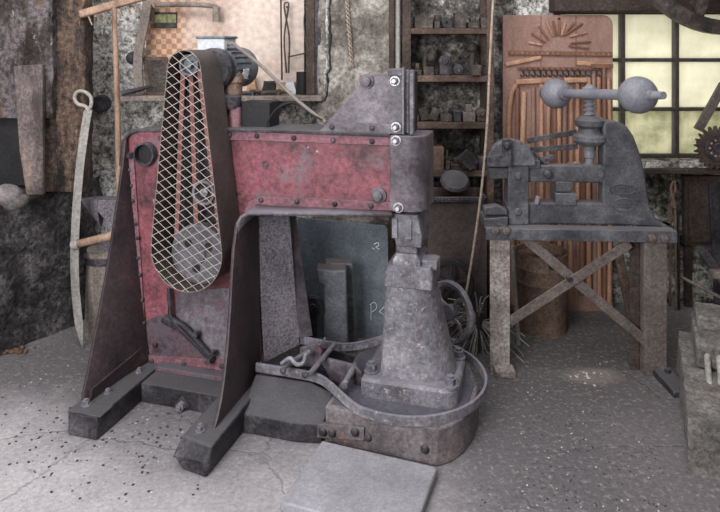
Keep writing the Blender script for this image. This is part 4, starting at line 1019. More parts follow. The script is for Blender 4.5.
# ================================================================== handwheels, besom, cord
def wheel(name, label, c, axis, R, rim, spokes, m, hub=.04, width=.03, cat='wheel', axle=None, curve=0.0, rot=0.0, group=None):
    t = thing(name, label, cat, (c[0], c[1], c[2] - R), 0, group)
    o = Vector((0, 0, R)); ax = Vector(axis).normalized(); a = (Vector((1, 0, 0)) - ax * ax.x).normalized(); b = ax.cross(a)
    MB().lathe(o - ax * width / 2, ax, [(R - rim, 0), (R - rim * .3, -.004), (R, .004), (R, width - .004), (R - rim * .3, width + .004), (R - rim, width)], 56, closed=True).build('rim', m, t)
    for k in range(spokes):
        w = rot + 2 * PI * k / spokes; d = a * math.cos(w) + b * math.sin(w)
        n_ = ax.cross(d)
        pts = smooth([o + d * hub * .8, o + d * (R * .5) + n_ * curve, o + d * (R - rim * .6)], 4)
        MB().ribbon(pts, max(.014, rim * .6), width * .6, up=ax).build('spoke', m, t, bevel=.003)
    MB().cyl(o - ax * width * .8, o + ax * width * .8, hub, n=24).build('hub', m, t, bevel=.003)
    if axle: MB().cyl(o + Vector(axle[0]), o + Vector(axle[1]), hub * .45, n=16).build('axle', m, t)
    return t

def build_misc():
    MT['darkrust'] = mat('dark_rust_sheet', [(0.3, (52, 45, 44)), (0.5, (72, 62, 60)), (0.7, (90, 76, 71))], 4.0, rough=0.7, bump=0.2, fine=0.2)
    build_rack()
    # wheels behind the anvil
    wheel('hand_wheel', 'grey spoked handwheel leaning behind the anvil column', W(450, 312, 3.0), (-.78, -.62, .1), .142, .026, 4, 'anvil', .035, .022, rot=.6, curve=.02)
    wheel('hand_wheel', 'dark handwheel in the gloom against the rusty tank', W(450, 284, 3.18), (-.3, -1, .3), .12, .026, 5, 'black', .035, .022, rot=.2)
    # wire besom
    c = W(478, 322, 3.12); base = Vector((c.x, c.y, 0))
    t = thing('wire_besom', 'frayed bundle of grey wires like a besom beside the press stand leg', 'brush', base)
    m = MB(); rr = random.Random(3); k0 = Vector((0, 0, c.z + .0))
    for k in range(70):
        a = rr.uniform(PI * .42, PI * 2.05); L = rr.uniform(.10, .24); d = Vector((math.cos(a), rr.uniform(-.5, .3), math.sin(a)))
        e = k0 + d * L + Vector((0, 0, -.06)); e.z = max(e.z, .004); mid = k0 + d * L * .55 + Vector((0, 0, .0))
        m.tube(smooth([k0, mid, e], 3), .0024, 5)
    s = m.build('bristles', 'ironbar', t); stuff(s)
    MB().cyl(k0 + Vector((0, 0, -.03)), k0 + Vector((.01, 0, .05)), .018, n=12).build('binding', 'iron', t)
    MB().tube([Vector((0, 0, .0)), k0], .012, 8).build('stick', 'darkwood', t)
    # cord hanging across
    pts = [W(494.5, -25, 3.3), W(492, 20, 3.28), W(489.5, 70, 3.25), W(487, 125, 3.2), W(482, 185, 3.15), W(474, 245, 3.11), W(464, 306, 3.08)]
    o = MB().tube(smooth(pts, 8), .0062, 8).build('cord', 'rope', None); tag(o, 'thin tan cord hanging in a long line in front of the tool rack', 'cord')
    # steel plate with chalk marks
    Yp = 3.28
    pts = [W(298, 345, Yp), W(292, 224, Yp), W(300, 221, Yp), W(385, 229, Yp), W(388, 232, Yp), W(390, 345, Yp)]
    for p in (pts[0], pts[-1]): p.z = 0
    for p in pts: p.y = Yp + .1 * p.z
    o = MB().prism(pts, (0, .014, 0)).build('steel_plate', 'steelplate', None, bevel=.002); tag(o, 'big blue grey steel plate with chalk marks leaning upright below the beam', 'plate')
    def chalk(lines):
        m = MB()
        for ln in lines:
            q = [W(a, b, Yp) for a, b in ln]
            for v in q:
                v.y = Yp + .1 * v.z - .002
            q = [v * 1 for v in q]; m.tube(smooth(q, 4) if len(q) > 2 else q, .0019, 5)
        s = m.build('chalk_mark', 'chalk', o); s.location = -o.location; s['label'] = 'white chalk letters'
    chalk([[(371, 306), (371, 321)], [(370, 306), (374, 303.5), (376.5, 306), (376, 310), (371.5, 313)], [(384, 308), (379.5, 312.5)], [(379.5, 312.5), (384.5, 316)]])
    chalk([[(374, 247), (378, 245.5), (379, 248), (376, 250)], [(376, 250), (380, 252)], [(372, 250.5), (375, 252)]])
    # two wedge dies in front of the plate
    for (pts, Y, d, lab) in (([(316, 269), (335, 271), (346, 270), (349, 338), (322, 338), (324, 286), (317, 283)], 3.02, .09, 'front one of two upright dark forging dies with a flared head'),
                             ([(325, 263), (353, 264), (358, 340), (336, 340)], 3.13, .08, 'back one of two upright dark forging dies, rust on its top')):
        q = [W(a, b, Y) for a, b in pts]
        for v, (a, b) in zip(q, pts):
            if b > 330: v.z = 0
        tag(MB().prism(q, (0, d, 0)).build('forging_die', 'diegrey', None, bevel=.008), lab, 'die', 'dies behind the hammer bed')
    p = W(313, 303, 3.0); p.z = 0
    pc = thing('pulley_block', 'small dark pulley beside the column end plate under the beam', 'pulley', p)
    zc = W(313, 306, 3.0).z
    MB().lathe((0, 0, zc), (0, -1, 0), [(.045, -.02), (.045, -.012), (.036, -.004), (.036, .004), (.045, .012), (.045, .02), (.02, .02), (.018, .03), (.001, .03)], 28).build('sheave', 'iron', pc)
    MB().bx(-.02, .02, .005, .03, 0, zc).build('support', 'iron', pc)
    # barrel behind the press stand
    Yb = 3.40; cx = W(541, 0, Yb).x
    b = thing('rusty_drum', 'small rusty brown steel drum under the fly press stand', 'drum', (cx, Yb, 0)); r = .135; h = W(0, 250, Yb).z
    MB().lathe((0, 0, 0), (0, 0, 1), [(r * .97, 0), (r * .97, .02), (r, .03), (r, h * .62), (r * 1.02, h * .63), (r, h * .645), (r, h * .8), (r * 1.02, h * .81), (r, h * .825), (r, h - .01), (r * 1.03, h), (r * .95, h), (r * .94, h - .03), (.001, h - .03)], 40).build('shell', 'rust', b)
    MB().bx(.0, .05, -r - .02, -r + .0, h * .87, h * .94).build('lug', 'iron', b, bevel=.004)
    o = MB().tube([W(512.5, 246, 3.22), Vector((W(517.5, 326, 3.22).x, 3.2, 0.0))], .011, 10).build('steel_tube', 'ironbar', None); tag(o, 'thin grey tube leaning beside the left leg of the press stand', 'tube')
    # flat leaning wooden stave behind the stand
    o = MB().bar(Vector((W(629, 318, 3.5).x, 3.45, 0.0)), W(617, 246, 3.6), .05, .02, up=(0, -1, 0)).build('wooden_stave', 'wood', None, bevel=.003); o.location.z -= 0; tag(o, 'brown wooden stave leaning on the white wall behind the press stand', 'stave')
    # tread slab in front
    A_, B_, C_, D_ = G(322, 440, .035), G(438, 467, .035), G(428, 528, .035), G(284, 500, .035)
    e = (B_ - A_).normalized(); dn = Vector((e.y, -e.x, 0)); 
    wv = (B_ - A_).length; dv = .31
    pts = [A_, B_, B_ + dn * (dv + .03), A_ + dn * (dv + .03)]
    o = MB().prism([Vector((p.x, p.y, .0)) for p in pts], (0, 0, .035)).build('tread_slab', 'slab', None, bevel=.006); tag(o, 'flat square grey slab lying on the floor before the anvil', 'slab')
    # big wheel at the top right
    Yw = 3.35; c = W(727, -64, Yw); R = 99 * Yw / FOC
    w = wheel('spoked_wheel', 'large black iron spoked wheel hung before the window top', c, (0, -1, 0), R, .075, 6, 'wheeliron', .08, .06, axle=((0, -.05, 0), (0, .33, 0)), rot=-1.916)
    # toothed disc on the right
    Yg = 3.52; c = W(717, 148, Yg); 
    t = thing('toothed_disc', 'dark toothed disc with a ring of holes at the window\'s lower right', 'gear', (c.x, c.y, c.z - .12)); m = MB(); prof = []
    n = 22
    for k in range(n * 4):
        a = 2 * PI * k / (n * 4); rr = (.098, .098, .122, .118)[k % 4]; prof.append(Vector((math.cos(a) * rr, 0, .12 + math.sin(a) * rr)))
    m.prism(prof, (0, .02, 0)).build('toothed_rim', 'darkwood', t, bevel=.002)
    MB().lathe((0, 0, .12), (0, -1, 0), [(.07, 0), (.07, .006), (.055, .012), (.03, .012), (.026, .025), (.001, .026)], 28).build('hub', 'iron', t)
    m = MB()
    for k in range(10): a = 2 * PI * k / 10; m.sphere((math.cos(a) * .045, -.012, .12 + math.sin(a) * .045), .007, 8)
    m.build('bead_ring', 'tan', t)
    MB().cyl((0, .015, .12), (0, .2, .12), .012, n=10).build('peg', 'iron', t)
    # things on the wall under the window
    def tongs(px, y0, y1, lab, m, gap=3.0):
        Y = 3.60; top = W(px, y0, Y); t = thing('tongs', lab, 'tongs', (top.x, Y, W(0, y1, Y).z), 0, 'tongs on the wall')
        H = top.z - t.location.z; g = gap * Y / FOC
        for s in (-1, 1):
            MB().tube(smooth([Vector((s * g, 0, 0)), Vector((s * g * .8, 0, H * .6)), Vector((s * .006, -.005 * s, H * .8)), Vector((-s * g * .7, 0, H * .92)), Vector((-s * g * .2, -.01, H))], 5), .007, 8).build('arm', m, t)
        MB().cyl((0, -.015, H * .8), (0, .015, H * .8), .013, n=10).build('pivot', m, t)
    tongs(673, 180, 306, 'rusty brown tongs hanging under the window', 'rust')
    o = MB().tube([W(678, 205, 3.62), W(679, 310, 3.62)], .008, 8).build('iron_rod', 'iron', None); tag(o, 'thin dark upright rod beside the rusty tongs', 'rod')
    o = MB().tube([W(673, 273, 3.66), W(800, 338, 3.28)], .009, 8).build('wooden_stick', 'greywood', None); tag(o, 'pale thin stick slanting down at the right edge of the wall', 'stick')
    a = W(684, 245, 3.66); b_ = W(728, 176, 3.66); o = MB().bx(a.x, b_.x, 3.65, 3.69, a.z, b_.z); o.bx(a.x + .01, a.x + .05, 3.66, 3.69, 0, a.z); o.bx(a.x + .02, b_.x, 3.64, 3.65, a.z + .02, b_.z - .02)
    o = o.build('dark_panel', 'darkwood', None, bevel=.004); tag(o, 'dark square panel on the wall under the toothed disc', 'panel')
    for i, (p, q, l) in enumerate((((713, 183), (719, 310), 'upright flat iron bar in front of the dark panel at the right edge'), ((702, 250), (756, 330), 'dark flat bar slanting at the right edge below the panel'))):
        o = MB().bar(W(*p, 3.62), W(*q, 3.62 if i == 0 else 3.37), .05, .016, up=(0, -1, 0)).build('flat_bar', 'iron', None, bevel=.003); tag(o, l, 'bar')
    o = MB().bar(W(711, 274, 3.45), W(910, 275, 3.45), .04, .05, up=(0, -1, 0)).build('wood_block', 'greywood', None, bevel=.004); tag(o, 'pale block end at the right edge above the stone plinth', 'block')
    o = MB().bar(W(698, 130, 3.55), W(724, 84, 3.5), .05, .02, up=(0, -1, 0)).build('window_prop', 'standiron', None, bevel=.003); tag(o, 'brown grey flat prop slanting across the window pane at the right edge', 'prop')
    # plinth with swage iron and tongs on the right
    zt = .2; ax = Vector((1.17 - 1.47, 2.24 - 2.92, 0)).normalized(); nx = Vector((-ax.y, ax.x, 0))
    rz = math.atan2(ax.y, ax.x) + PI / 2 ; 
    L = .75; Wd = .7; mid = Vector((1.45, 2.92, 0)) + ax * L / 2
    side = Vector((-ax.y, ax.x, 0))
    if side.x < 0: side = -side
    cc = mid + side * Wd / 2
    o = MB().roughbox((cc.x, cc.y, zt / 2), (L, Wd, zt), (22, 22, 7), .011, 9, rz=math.atan2(ax.y, ax.x), seed=4).build('stone_plinth', 'stone', None, ang=60); tag(o, 'rough grey stone plinth at the lower right edge', 'plinth')
    def on(u, v, z=zt): return Vector((1.45, 2.92, z)) + ax * u + side * v
    rzz = math.atan2(ax.y, ax.x)
    sw = thing('swage_block', 'grey cast iron block lying on the stone plinth', 'block', on(.20, .22, zt + .008), rzz)
    MB().box((0, 0, .05), (.34, .34, .10)).build('body', 'stone', sw, bevel=.012); MB().box((-.06, -.08, .125), (.18, .16, .06)).build('raised_step', 'stone', sw, bevel=.012)
    t = thing('loop_tongs', 'long grey tongs with looped ends lying on the stone plinth', 'tongs', on(.32, .14, zt + .13))
    # U-shaped rein pair lying over block edge
    U = [W(706.5, 343, 2.58), W(708, 368, 2.52), W(710, 384, 2.47), W(715, 390, 2.45), W(721, 384, 2.46), W(718, 345, 2.57)]
    MB().tube([p - t.location for p in smooth(U, 5)], .012, 10).build('looped_rein', 'ironbar', t)
    for k, (p, q) in enumerate((((695, 392), (735, 397)), ((694, 396.5), (735, 402)))):
        o = MB().bar(W(*p, 2.40), W(*q, 2.34), .016, .012).build('flat_bar', 'greywood', None, bevel=.002); tag(o, ('upper' if k == 0 else 'lower') + ' of two pale narrow bars lying across the stone plinth', 'bar')

# ================================================================== left wall, shelf and woven panel
def weave_mat():
    m = bpy.data.materials.new('woven_split_wood'); m.use_nodes = True; N = m.node_tree.nodes; L = m.node_tree.links; b = N['Principled BSDF']; b.inputs['Roughness'].default_value = .75
    tc = N.new('ShaderNodeTexCoord'); mp = N.new('ShaderNodeMapping'); mp.inputs['Rotation'].default_value = (0, .04, 0); L.new(tc.outputs['Object'], mp.inputs[0])
    ns = N.new('ShaderNodeTexNoise'); ns.inputs['Scale'].default_value = 2.2; ns.inputs['Detail'].default_value = 5; L.new(tc.outputs['Object'], ns.inputs['Vector'])
    ck = N.new('ShaderNodeTexChecker'); ck.inputs['Scale'].default_value = 34.0; L.new(mp.outputs[0], ck.inputs['Vector'])
    ck.inputs['Color1'].default_value = lin((188, 152, 126)); ck.inputs['Color2'].default_value = lin((150, 112, 88))
    cr = N.new('ShaderNodeValToRGB'); e = cr.color_ramp.elements; e[0].position = .36; e[0].color = (0, 0, 0, 1); e[1].position = .56; e[1].color = (1, 1, 1, 1)
    sx = N.new('ShaderNodeSeparateXYZ'); L.new(tc.outputs['Object'], sx.inputs[0])
    ma = N.new('ShaderNodeMath'); ma.operation = 'MULTIPLY_ADD'; ma.inputs[1].default_value = .35; L.new(sx.outputs['X'], ma.inputs[0]); L.new(ns.outputs['Fac'], ma.inputs[2]); L.new(ma.outputs[0], cr.inputs[0])
    mx = N.new('ShaderNodeMix'); mx.data_type = 'RGBA'; L.new(cr.outputs[0], mx.inputs['Factor']); L.new(ck.outputs[0], mx.inputs['A']); mx.inputs['B'].default_value = lin((204, 186, 174))  # paler mix to the right paints in the panel's lit part
    n2 = N.new('ShaderNodeTexNoise'); n2.inputs['Scale'].default_value = 30; n2.inputs['Detail'].default_value = 6; L.new(tc.outputs['Object'], n2.inputs['Vector'])
    mr = N.new('ShaderNodeMapRange'); mr.inputs['From Min'].default_value = .3; mr.inputs['From Max'].default_value = .7; mr.inputs['To Min'].default_value = .8; mr.inputs['To Max'].default_value = 1.15; L.new(n2.outputs['Fac'], mr.inputs[0])
    m2 = N.new('ShaderNodeMix'); m2.data_type = 'RGBA'; m2.blend_type = 'MULTIPLY'; m2.inputs['Factor'].default_value = 1; L.new(mx.outputs['Result'], m2.inputs['A']); L.new(mr.outputs[0], m2.inputs['B']); L.new(m2.outputs['Result'], b.inputs['Base Color'])
    bm = N.new('ShaderNodeBump'); bm.inputs['Strength'].default_value = .3; bm.inputs['Distance'].default_value = .01; L.new(ck.outputs['Fac'], bm.inputs['Height']); L.new(bm.outputs[0], b.inputs['Normal'])
    return m

def build_left():
    Yp = 3.66
    a = W(146, 93, Yp); b = W(304, -12, Yp); a.z = W(0, 96, 3.48).z + .002
    o = MB().bx(a.x, b.x, Yp, Yp + .012, a.z, b.z).build('woven_panel', weave_mat(), None); tag(o, 'tan woven split-wood panel, its lit right part coloured paler, behind the wall shelf', 'panel')
    # shelf and its frame
    Ys = 3.48; p = W(117, 95, Ys); q = W(322, 101, Ys)
    c = Vector(((p.x + q.x) / 2, 3.58, 0)); zt = W(0, 96, Ys).z
    sh = thing('wall_shelf', 'grey wooden wall shelf with side boards carrying old tools', 'shelf', (c.x, c.y, zt))
    MB().bx(p.x - c.x, q.x - c.x, Ys - c.y, 3.72 - c.y, -.03, 0).build('shelf_board', 'greywood', sh, bevel=.004)
    for (x0, x1, y0, y1, m) in ((306, 316, -12, 92, 'darkwood'), (314, 321, -12, 99, 'iron')):
        u = W(x0, y1, 3.56); v = W(x1, y0, 3.56); MB().bx(u.x - c.x, v.x - c.x, 3.55 - c.y, 3.655 - c.y, 0, v.z - zt).build('side_board', m, sh, bevel=.004)
    pts = [W(x, y, 3.56) - sh.location for x, y in ((140, 95), (138, 70), (139, 50), (143, 30), (147, 5), (146, -12))]
    pts[0].z = 0
    MB().ribbon(smooth(pts, 5), .05, .02, up=(0, -1, 0)).build('curved_side_board', 'greywood', sh, bevel=.004)
    zs = zt
    # slate in a frame
    f = [W(144, 0, 3.53), W(168, 0, 3.58)]
    t = thing('framed_slate', 'small brown framed slate standing at the left end of the wall shelf', 'slate', (W(156, 0, 3.56).x, 3.56, zs))
    sl = .085; hgt = W(0, 57, 3.56).z - zs
    def para(x0, x1, z0, z1, y): return [Vector((x0 + .0, y + z0 * .15, z0)), Vector((x1, y + z0 * .15, z0)), Vector((x1 - .022 * z1 / hgt, y + z1 * .15, z1)), Vector((x0 - .035 * z1 / hgt, y + z1 * .15, z1))]
    MB().prism(para(-.05, .075, 0, hgt, 0), (0, .012, 0)).build('slate_frame', 'wood', t, bevel=.003)
    MB().prism(para(-.033, .058, .016, hgt - .018, -.002), (0, .004, 0)).build('slate_face', 'wrack', t)
    # green card
    u = W(155, 28, Yp - .002); v = W(177, 19, Yp - .002); w_ = W(0, 12.5, Yp).z
    o = MB().bx(u.x, v.x, Yp - .02, Yp - .002, u.z, w_).build('tin_plaque', 'iron', None, bevel=.002); tag(o, 'small dark plaque with a green and yellow strip hung on the woven panel', 'plaque')
    s = MB().bx(u.x, v.x, Yp - .0225, Yp - .02, u.z + .03, w_ - .012).build('printed_strip', 'green', o); s.location = -o.location
    # yoke bar
    y = 3.60; pts = [W(150.5, 20, y), W(150, 9, y), W(153, 5.5, y), W(170, 4.5, y), W(200, 5, y), W(214, 6.5, y), W(216.5, 10, y), W(216.5, 21, y)]
    t = thing('yoke_bar', 'weathered wooden yoke bar with turned-down ends at the top of the woven panel', 'yoke', W(184, 21, y))
    MB().tube([q_ - t.location for q_ in smooth(pts, 4)], .014, 10).build('bow', 'greywood', t)
    for x, y0, y1, w2 in ((150.5, 8, 21, .022), (216.5, 7, 22, .022)):
        qa = W(x, y0, y) - t.location; qb = W(x, y1, y) - t.location; MB().cyl(qa, qb, w2, n=14).build('end_grip', 'darkwood' if x < 200 else 'greywood', t)
    for x in (165, 205): qa = W(x, 5, y) - t.location; MB().cyl(qa, qa + Vector((0, .07, 0)), .006, n=8).build('nail', 'iron', t)
    # iron ball and wooden peg
    q = W(133, 58, 3.62); o = MB().sphere(q, .038, 24); o.cyl(q, q + Vector((0, .08, .0)), .01, n=8); tag(o.build('iron_ball', 'iron', None), 'dark iron ball fixed to the wall left of the shelf', 'ball')
    o = MB(); o.tube(smooth([W(121.5, 95, 3.46), W(136, 92, 3.48), W(150, 88, 3.5)], 4), .017, 10, r1=.010); o = o.build('wooden_peg', 'iron', None); 
    o.location.z += max(0, zs - (o.location.z)) ; tag(o, 'dark tapered handle lying across the left end of the wall shelf', 'handle')
    # tin, leather scraps, pliers
    o = MB(); q = W(302, 0, 3.58); o.cyl((q.x, 3.6, zs), (q.x, 3.6, W(0, 72, 3.58).z), .034, n=28); tag(o.build('black_tin', 'black', None, bevel=.003), 'black cylindrical tin at the right end of the wall shelf', 'tin')
    def plier(x0, x1, yy, lab, m, z=0, seed=0):
        rr = random.Random(seed); A = W(x0, 0, yy); B = W(x1, 0, yy); t = thing('pliers', lab, 'pliers', ((A.x + B.x) / 2, yy, zs), 0, 'pliers on the shelf'); L = B.x - A.x
        for s in (-1, 1):
            MB().tube(smooth([Vector((-L / 2, s * .03, .012)), Vector((-L * .1, s * .025, .014)), Vector((L * .15, 0, .016)), Vector((L * .35, -s * .02, .02)), Vector((L / 2, -s * .004, .014))], 5), .010, 8).build('arm', m, t)
        MB().cyl((L * .15, 0, .002), (L * .15, 0, .032), .016, n=14).build('pivot', m, t)
    plier(236, 262, 3.52, 'dark pliers lying on the shelf just right of the motor', 'iron')
    plier(258, 290, 3.54, 'long pliers lying on the middle of the wall shelf', 'wrack')
    for i, (x0, x1, yt, m, lab, n) in enumerate(((247, 257, 77, 'tan', 'tan leather scrap propped on the shelf beside the motor', 'leather_scrap'), (262, 276, 82, 'black', 'black lump of iron on the middle of the shelf', 'iron_lump'),
                                               (276, 288, 83, 'tan', 'tan wooden block on the shelf left of the tin', 'wood_block'), (286, 296, 82, 'motorlid', 'white rag bundle on the shelf next to the black tin', 'rag'))):
        A = W(x0, 0, 3.62); B = W(x1, 0, 3.62); h = W(0, yt, 3.62).z - zs
        o = MB().roughbox(((A.x + B.x) / 2, 3.62, zs + h / 2), (B.x - A.x, .06, h), (5, 4, 4), .008, 18, seed=i, taper=.8).build(n, m, None, ang=60); tag(o, lab, n.split('_')[-1])
    # hanging tools at the right of the panel
    def hang(x, y0, y1, lab, m, pair, name='hanging_rod'):
        Y = 3.60; top = W(x, y0, Y); bot = W(x + 1.5, y1, Y); t = thing(name, lab, 'tool', (bot.x, Y, bot.z), 0, 'irons hanging on the woven panel'); H = top.z - bot.z
        for s in ((-1, 1) if pair else (0,)):
            MB().tube(smooth([Vector((s * .006, 0, 0)), Vector((s * .014 - .004, 0, H * .5)), Vector((-s * .012 - .006, 0, H * .93)), Vector((0, 0, H))], 5), .005, 8).build('arm', m, t)
        MB().cyl((-.004, .0, H * .93), (-.004, .062, H * .93), .006, n=8).build('nail', 'iron', t)
    hang(280.5, -8, 80, 'long thin brown rod hanging on the woven panel, leftmost of the irons', 'darkwood', False)
    hang(286, 2, 73, 'thin tongs hanging in the middle of the woven panel irons', 'wrack', True, 'hanging_tongs')
    hang(306, -8, 46, 'dark tongs hanging beside the right side board of the shelf', 'iron', True, 'hanging_tongs')
    o = MB().tube([W(288, 57, 3.6), W(306, 53, 3.6)], .0045, 8).build('cross_wire', 'wrack', None); tag(o, 'short level wire across the hanging irons', 'wire')
    # rake
    t = thing('wooden_rake', 'pale wooden hay rake hanging head up at the top left of the wall', 'rake', Vector((W(122, 0, 3.2).x, 3.2, 0.0)))
    ra, rb_ = W(80, 14.5, 3.26), W(196, -18, 3.28)
    MB().bar(ra - t.location, rb_ - t.location, .04, .038, up=(0, -1, 0)).build('head', 'palewood', t, bevel=.008)
    for k in range(14):
        q = ra + (rb_ - ra) * ((k + .9) / 15); MB().cyl(q - t.location, q - t.location + Vector((.028, -.004, -.065)), .0055, .003, n=8).build('tine', 'palewood', t)
    MB().tube([Vector((0, 0, 0)), W(117.5, 110, 3.24) - t.location, W(114, 2, 3.26) - t.location], .0155, 12, r1=.013).build('handle', 'palewood', t)
    # disc on wall
    q = W(100, 104, 3.66); o = MB().lathe(q, (0.1, -1, 0), [(.05, -.05), (.05, 0), (.042, .012), (.001, .016)], 28).build('iron_disc', 'iron', None); tag(o, 'round dark iron disc on the plaster beside the looped bar', 'disc')
    # twisted wire on the pier
    m = MB()
    for s in (0, PI):
        pts = [W(346 + 6 * k / 60., -12 + k * 1.33, 3.535) + Vector((math.cos(k * .9 + s) * .008, math.sin(k * .9 + s) * .008 , 0)) for k in range(61)]
        m.tube(pts, .005, 6)
    o = m.build('twisted_wire', 'rope', None); tag(o, 'twisted rusty wire hanging down the grey pillar', 'wire')
    for (x0, x1, m_, lab) in ((389, 395, 'darkwood', 'dark red brown upright pipe at the right edge of the pillar'), (395.5, 400.5, 'ironbar', 'pale grey upright pipe at the right edge of the pillar')):
        u = W(x0, 0, 3.50); v = W(x1, 0, 3.50); o = MB().cyl(((u.x + v.x) / 2, 3.5, 0), ((u.x + v.x) / 2, 3.5, 2.3), (v.x - u.x) / 2, n=16).build('upright_pipe', m_, None); tag(o, lab, 'pipe')
    # whitewashed strip of wall left of the shelf
    # looped bar (scythe-like) with wooden cross handle
    tip = G(82.5, 349, 0)
    t = thing('looped_iron_bar', 'long curved grey iron bar ending in a loop with a wooden cross handle', 'tool', tip)
    Yt, Yb = 3.24, tip.y
    def q(x, y):
        k = (349 - y) / 260.; return W(x, y, Yb + (Yt - Yb) * k) - tip
    bp = [q(82.3, 348), q(79, 325), q(75.5, 290), q(74.5, 255), (q(76, 215)), q(79.5, 170), q(84, 135), q(88, 110)]
    vs = smooth(bp, 6); m = MB(); n = len(vs); secs = []
    for k, v in enumerate(vs):
        w = .021 * min(1, .12 + k / 7.); secs.append([v + Vector((-w, 0, 0)), v + Vector((0, -.008, 0)), v + Vector((w, 0, 0)), v + Vector((0, .010, 0))])
    m.loft(secs).build('blade', 'ironbar', t)
    lp = [q(88, 110), q(85, 106), q(78, 104), q(74.5, 98), (q(76, 93)), q(81, 91), q(87, 93), q(91, 98), q(91, 105), q(88, 111)]
    MB().tube(smooth(lp, 5), .009, 10).build('loop', 'ironbar', t)
    MB().tube([q(76, 244) + Vector((0, -.01, 0)), q(118, 233) + Vector((0, -.03, 0))], .019, 14, r1=.021).build('cross_handle', 'palewood', t)
    MB().cyl(q(73.5, 244.5) + Vector((0, -.015, 0)), q(80, 243) + Vector((0, -.015, 0)), .024, n=14).build('ferrule', 'ironbar', t)
    # anvil on its stump
    Ya = 3.36; cx = W(116, 0, Ya).x
    sp = thing('anvil_stump', 'round wooden stump with an iron band carrying the small anvil', 'stump', (W(107, 0, Ya).x, Ya, 0)); hs = W(0, 248, Ya).z; r = .105
    m = MB(); sec = []
    for z in (0, hs * .5, hs): sec.append([Vector((math.cos(a) * (r * (1.08 - .1 * z / hs) + .006 * math.sin(3 * a)), math.sin(a) * r * (1.08 - .1 * z / hs), z)) for a in [2 * PI * k / 28 for k in range(28)]])
    m.loft(sec).build('block', 'greywood', sp, ang=60)
    MB().lathe((0, 0, hs - .06), (0, 0, 1), [(r + .008, 0), (r + .008, .035), (r - .01, .035), (r - .01, 0)], 32, closed=True).build('iron_band', 'iron', sp)
    an = thing('small_anvil', 'grey anvil with its horn pointing left on the wooden stump', 'anvil', (W(112, 0, Ya).x, Ya, hs))
    H = W(0, 198, Ya).z - hs; s = Ya / FOC
    MB().loft([rrect(-.06, .09, -.05, .05, 0, .015), rrect(-.06, .09, -.05, .05, .03, .015), rrect(-.025, .07, -.035, .035, H * .4, .012), rrect(-.03, .09, -.04, .04, H * .62, .012), rrect(-.06, .11, -.05, .05, H * .8, .006), rrect(-.06, .11, -.05, .05, H, .006)]).build('body', 'speckgrey', an, bevel=.003)
    hx = []
    for k in range(8):
        u = k / 7.; w = .052 * (1 - u) ** .6 + .005; zc = H - .002; hh = (H * .55) * (1 - u) ** .9 + .012
        hx.append([Vector((-.055 - .105 * u, -w, zc)), Vector((-.055 - .105 * u, w, zc)), Vector((-.055 - .105 * u, w * .6, zc - hh * .7)), Vector((-.055 - .105 * u, 0, zc - hh)), Vector((-.055 - .105 * u, -w * .6, zc - hh * .7))])
    MB().loft(hx).build('horn', 'speckgrey', an, ang=50)

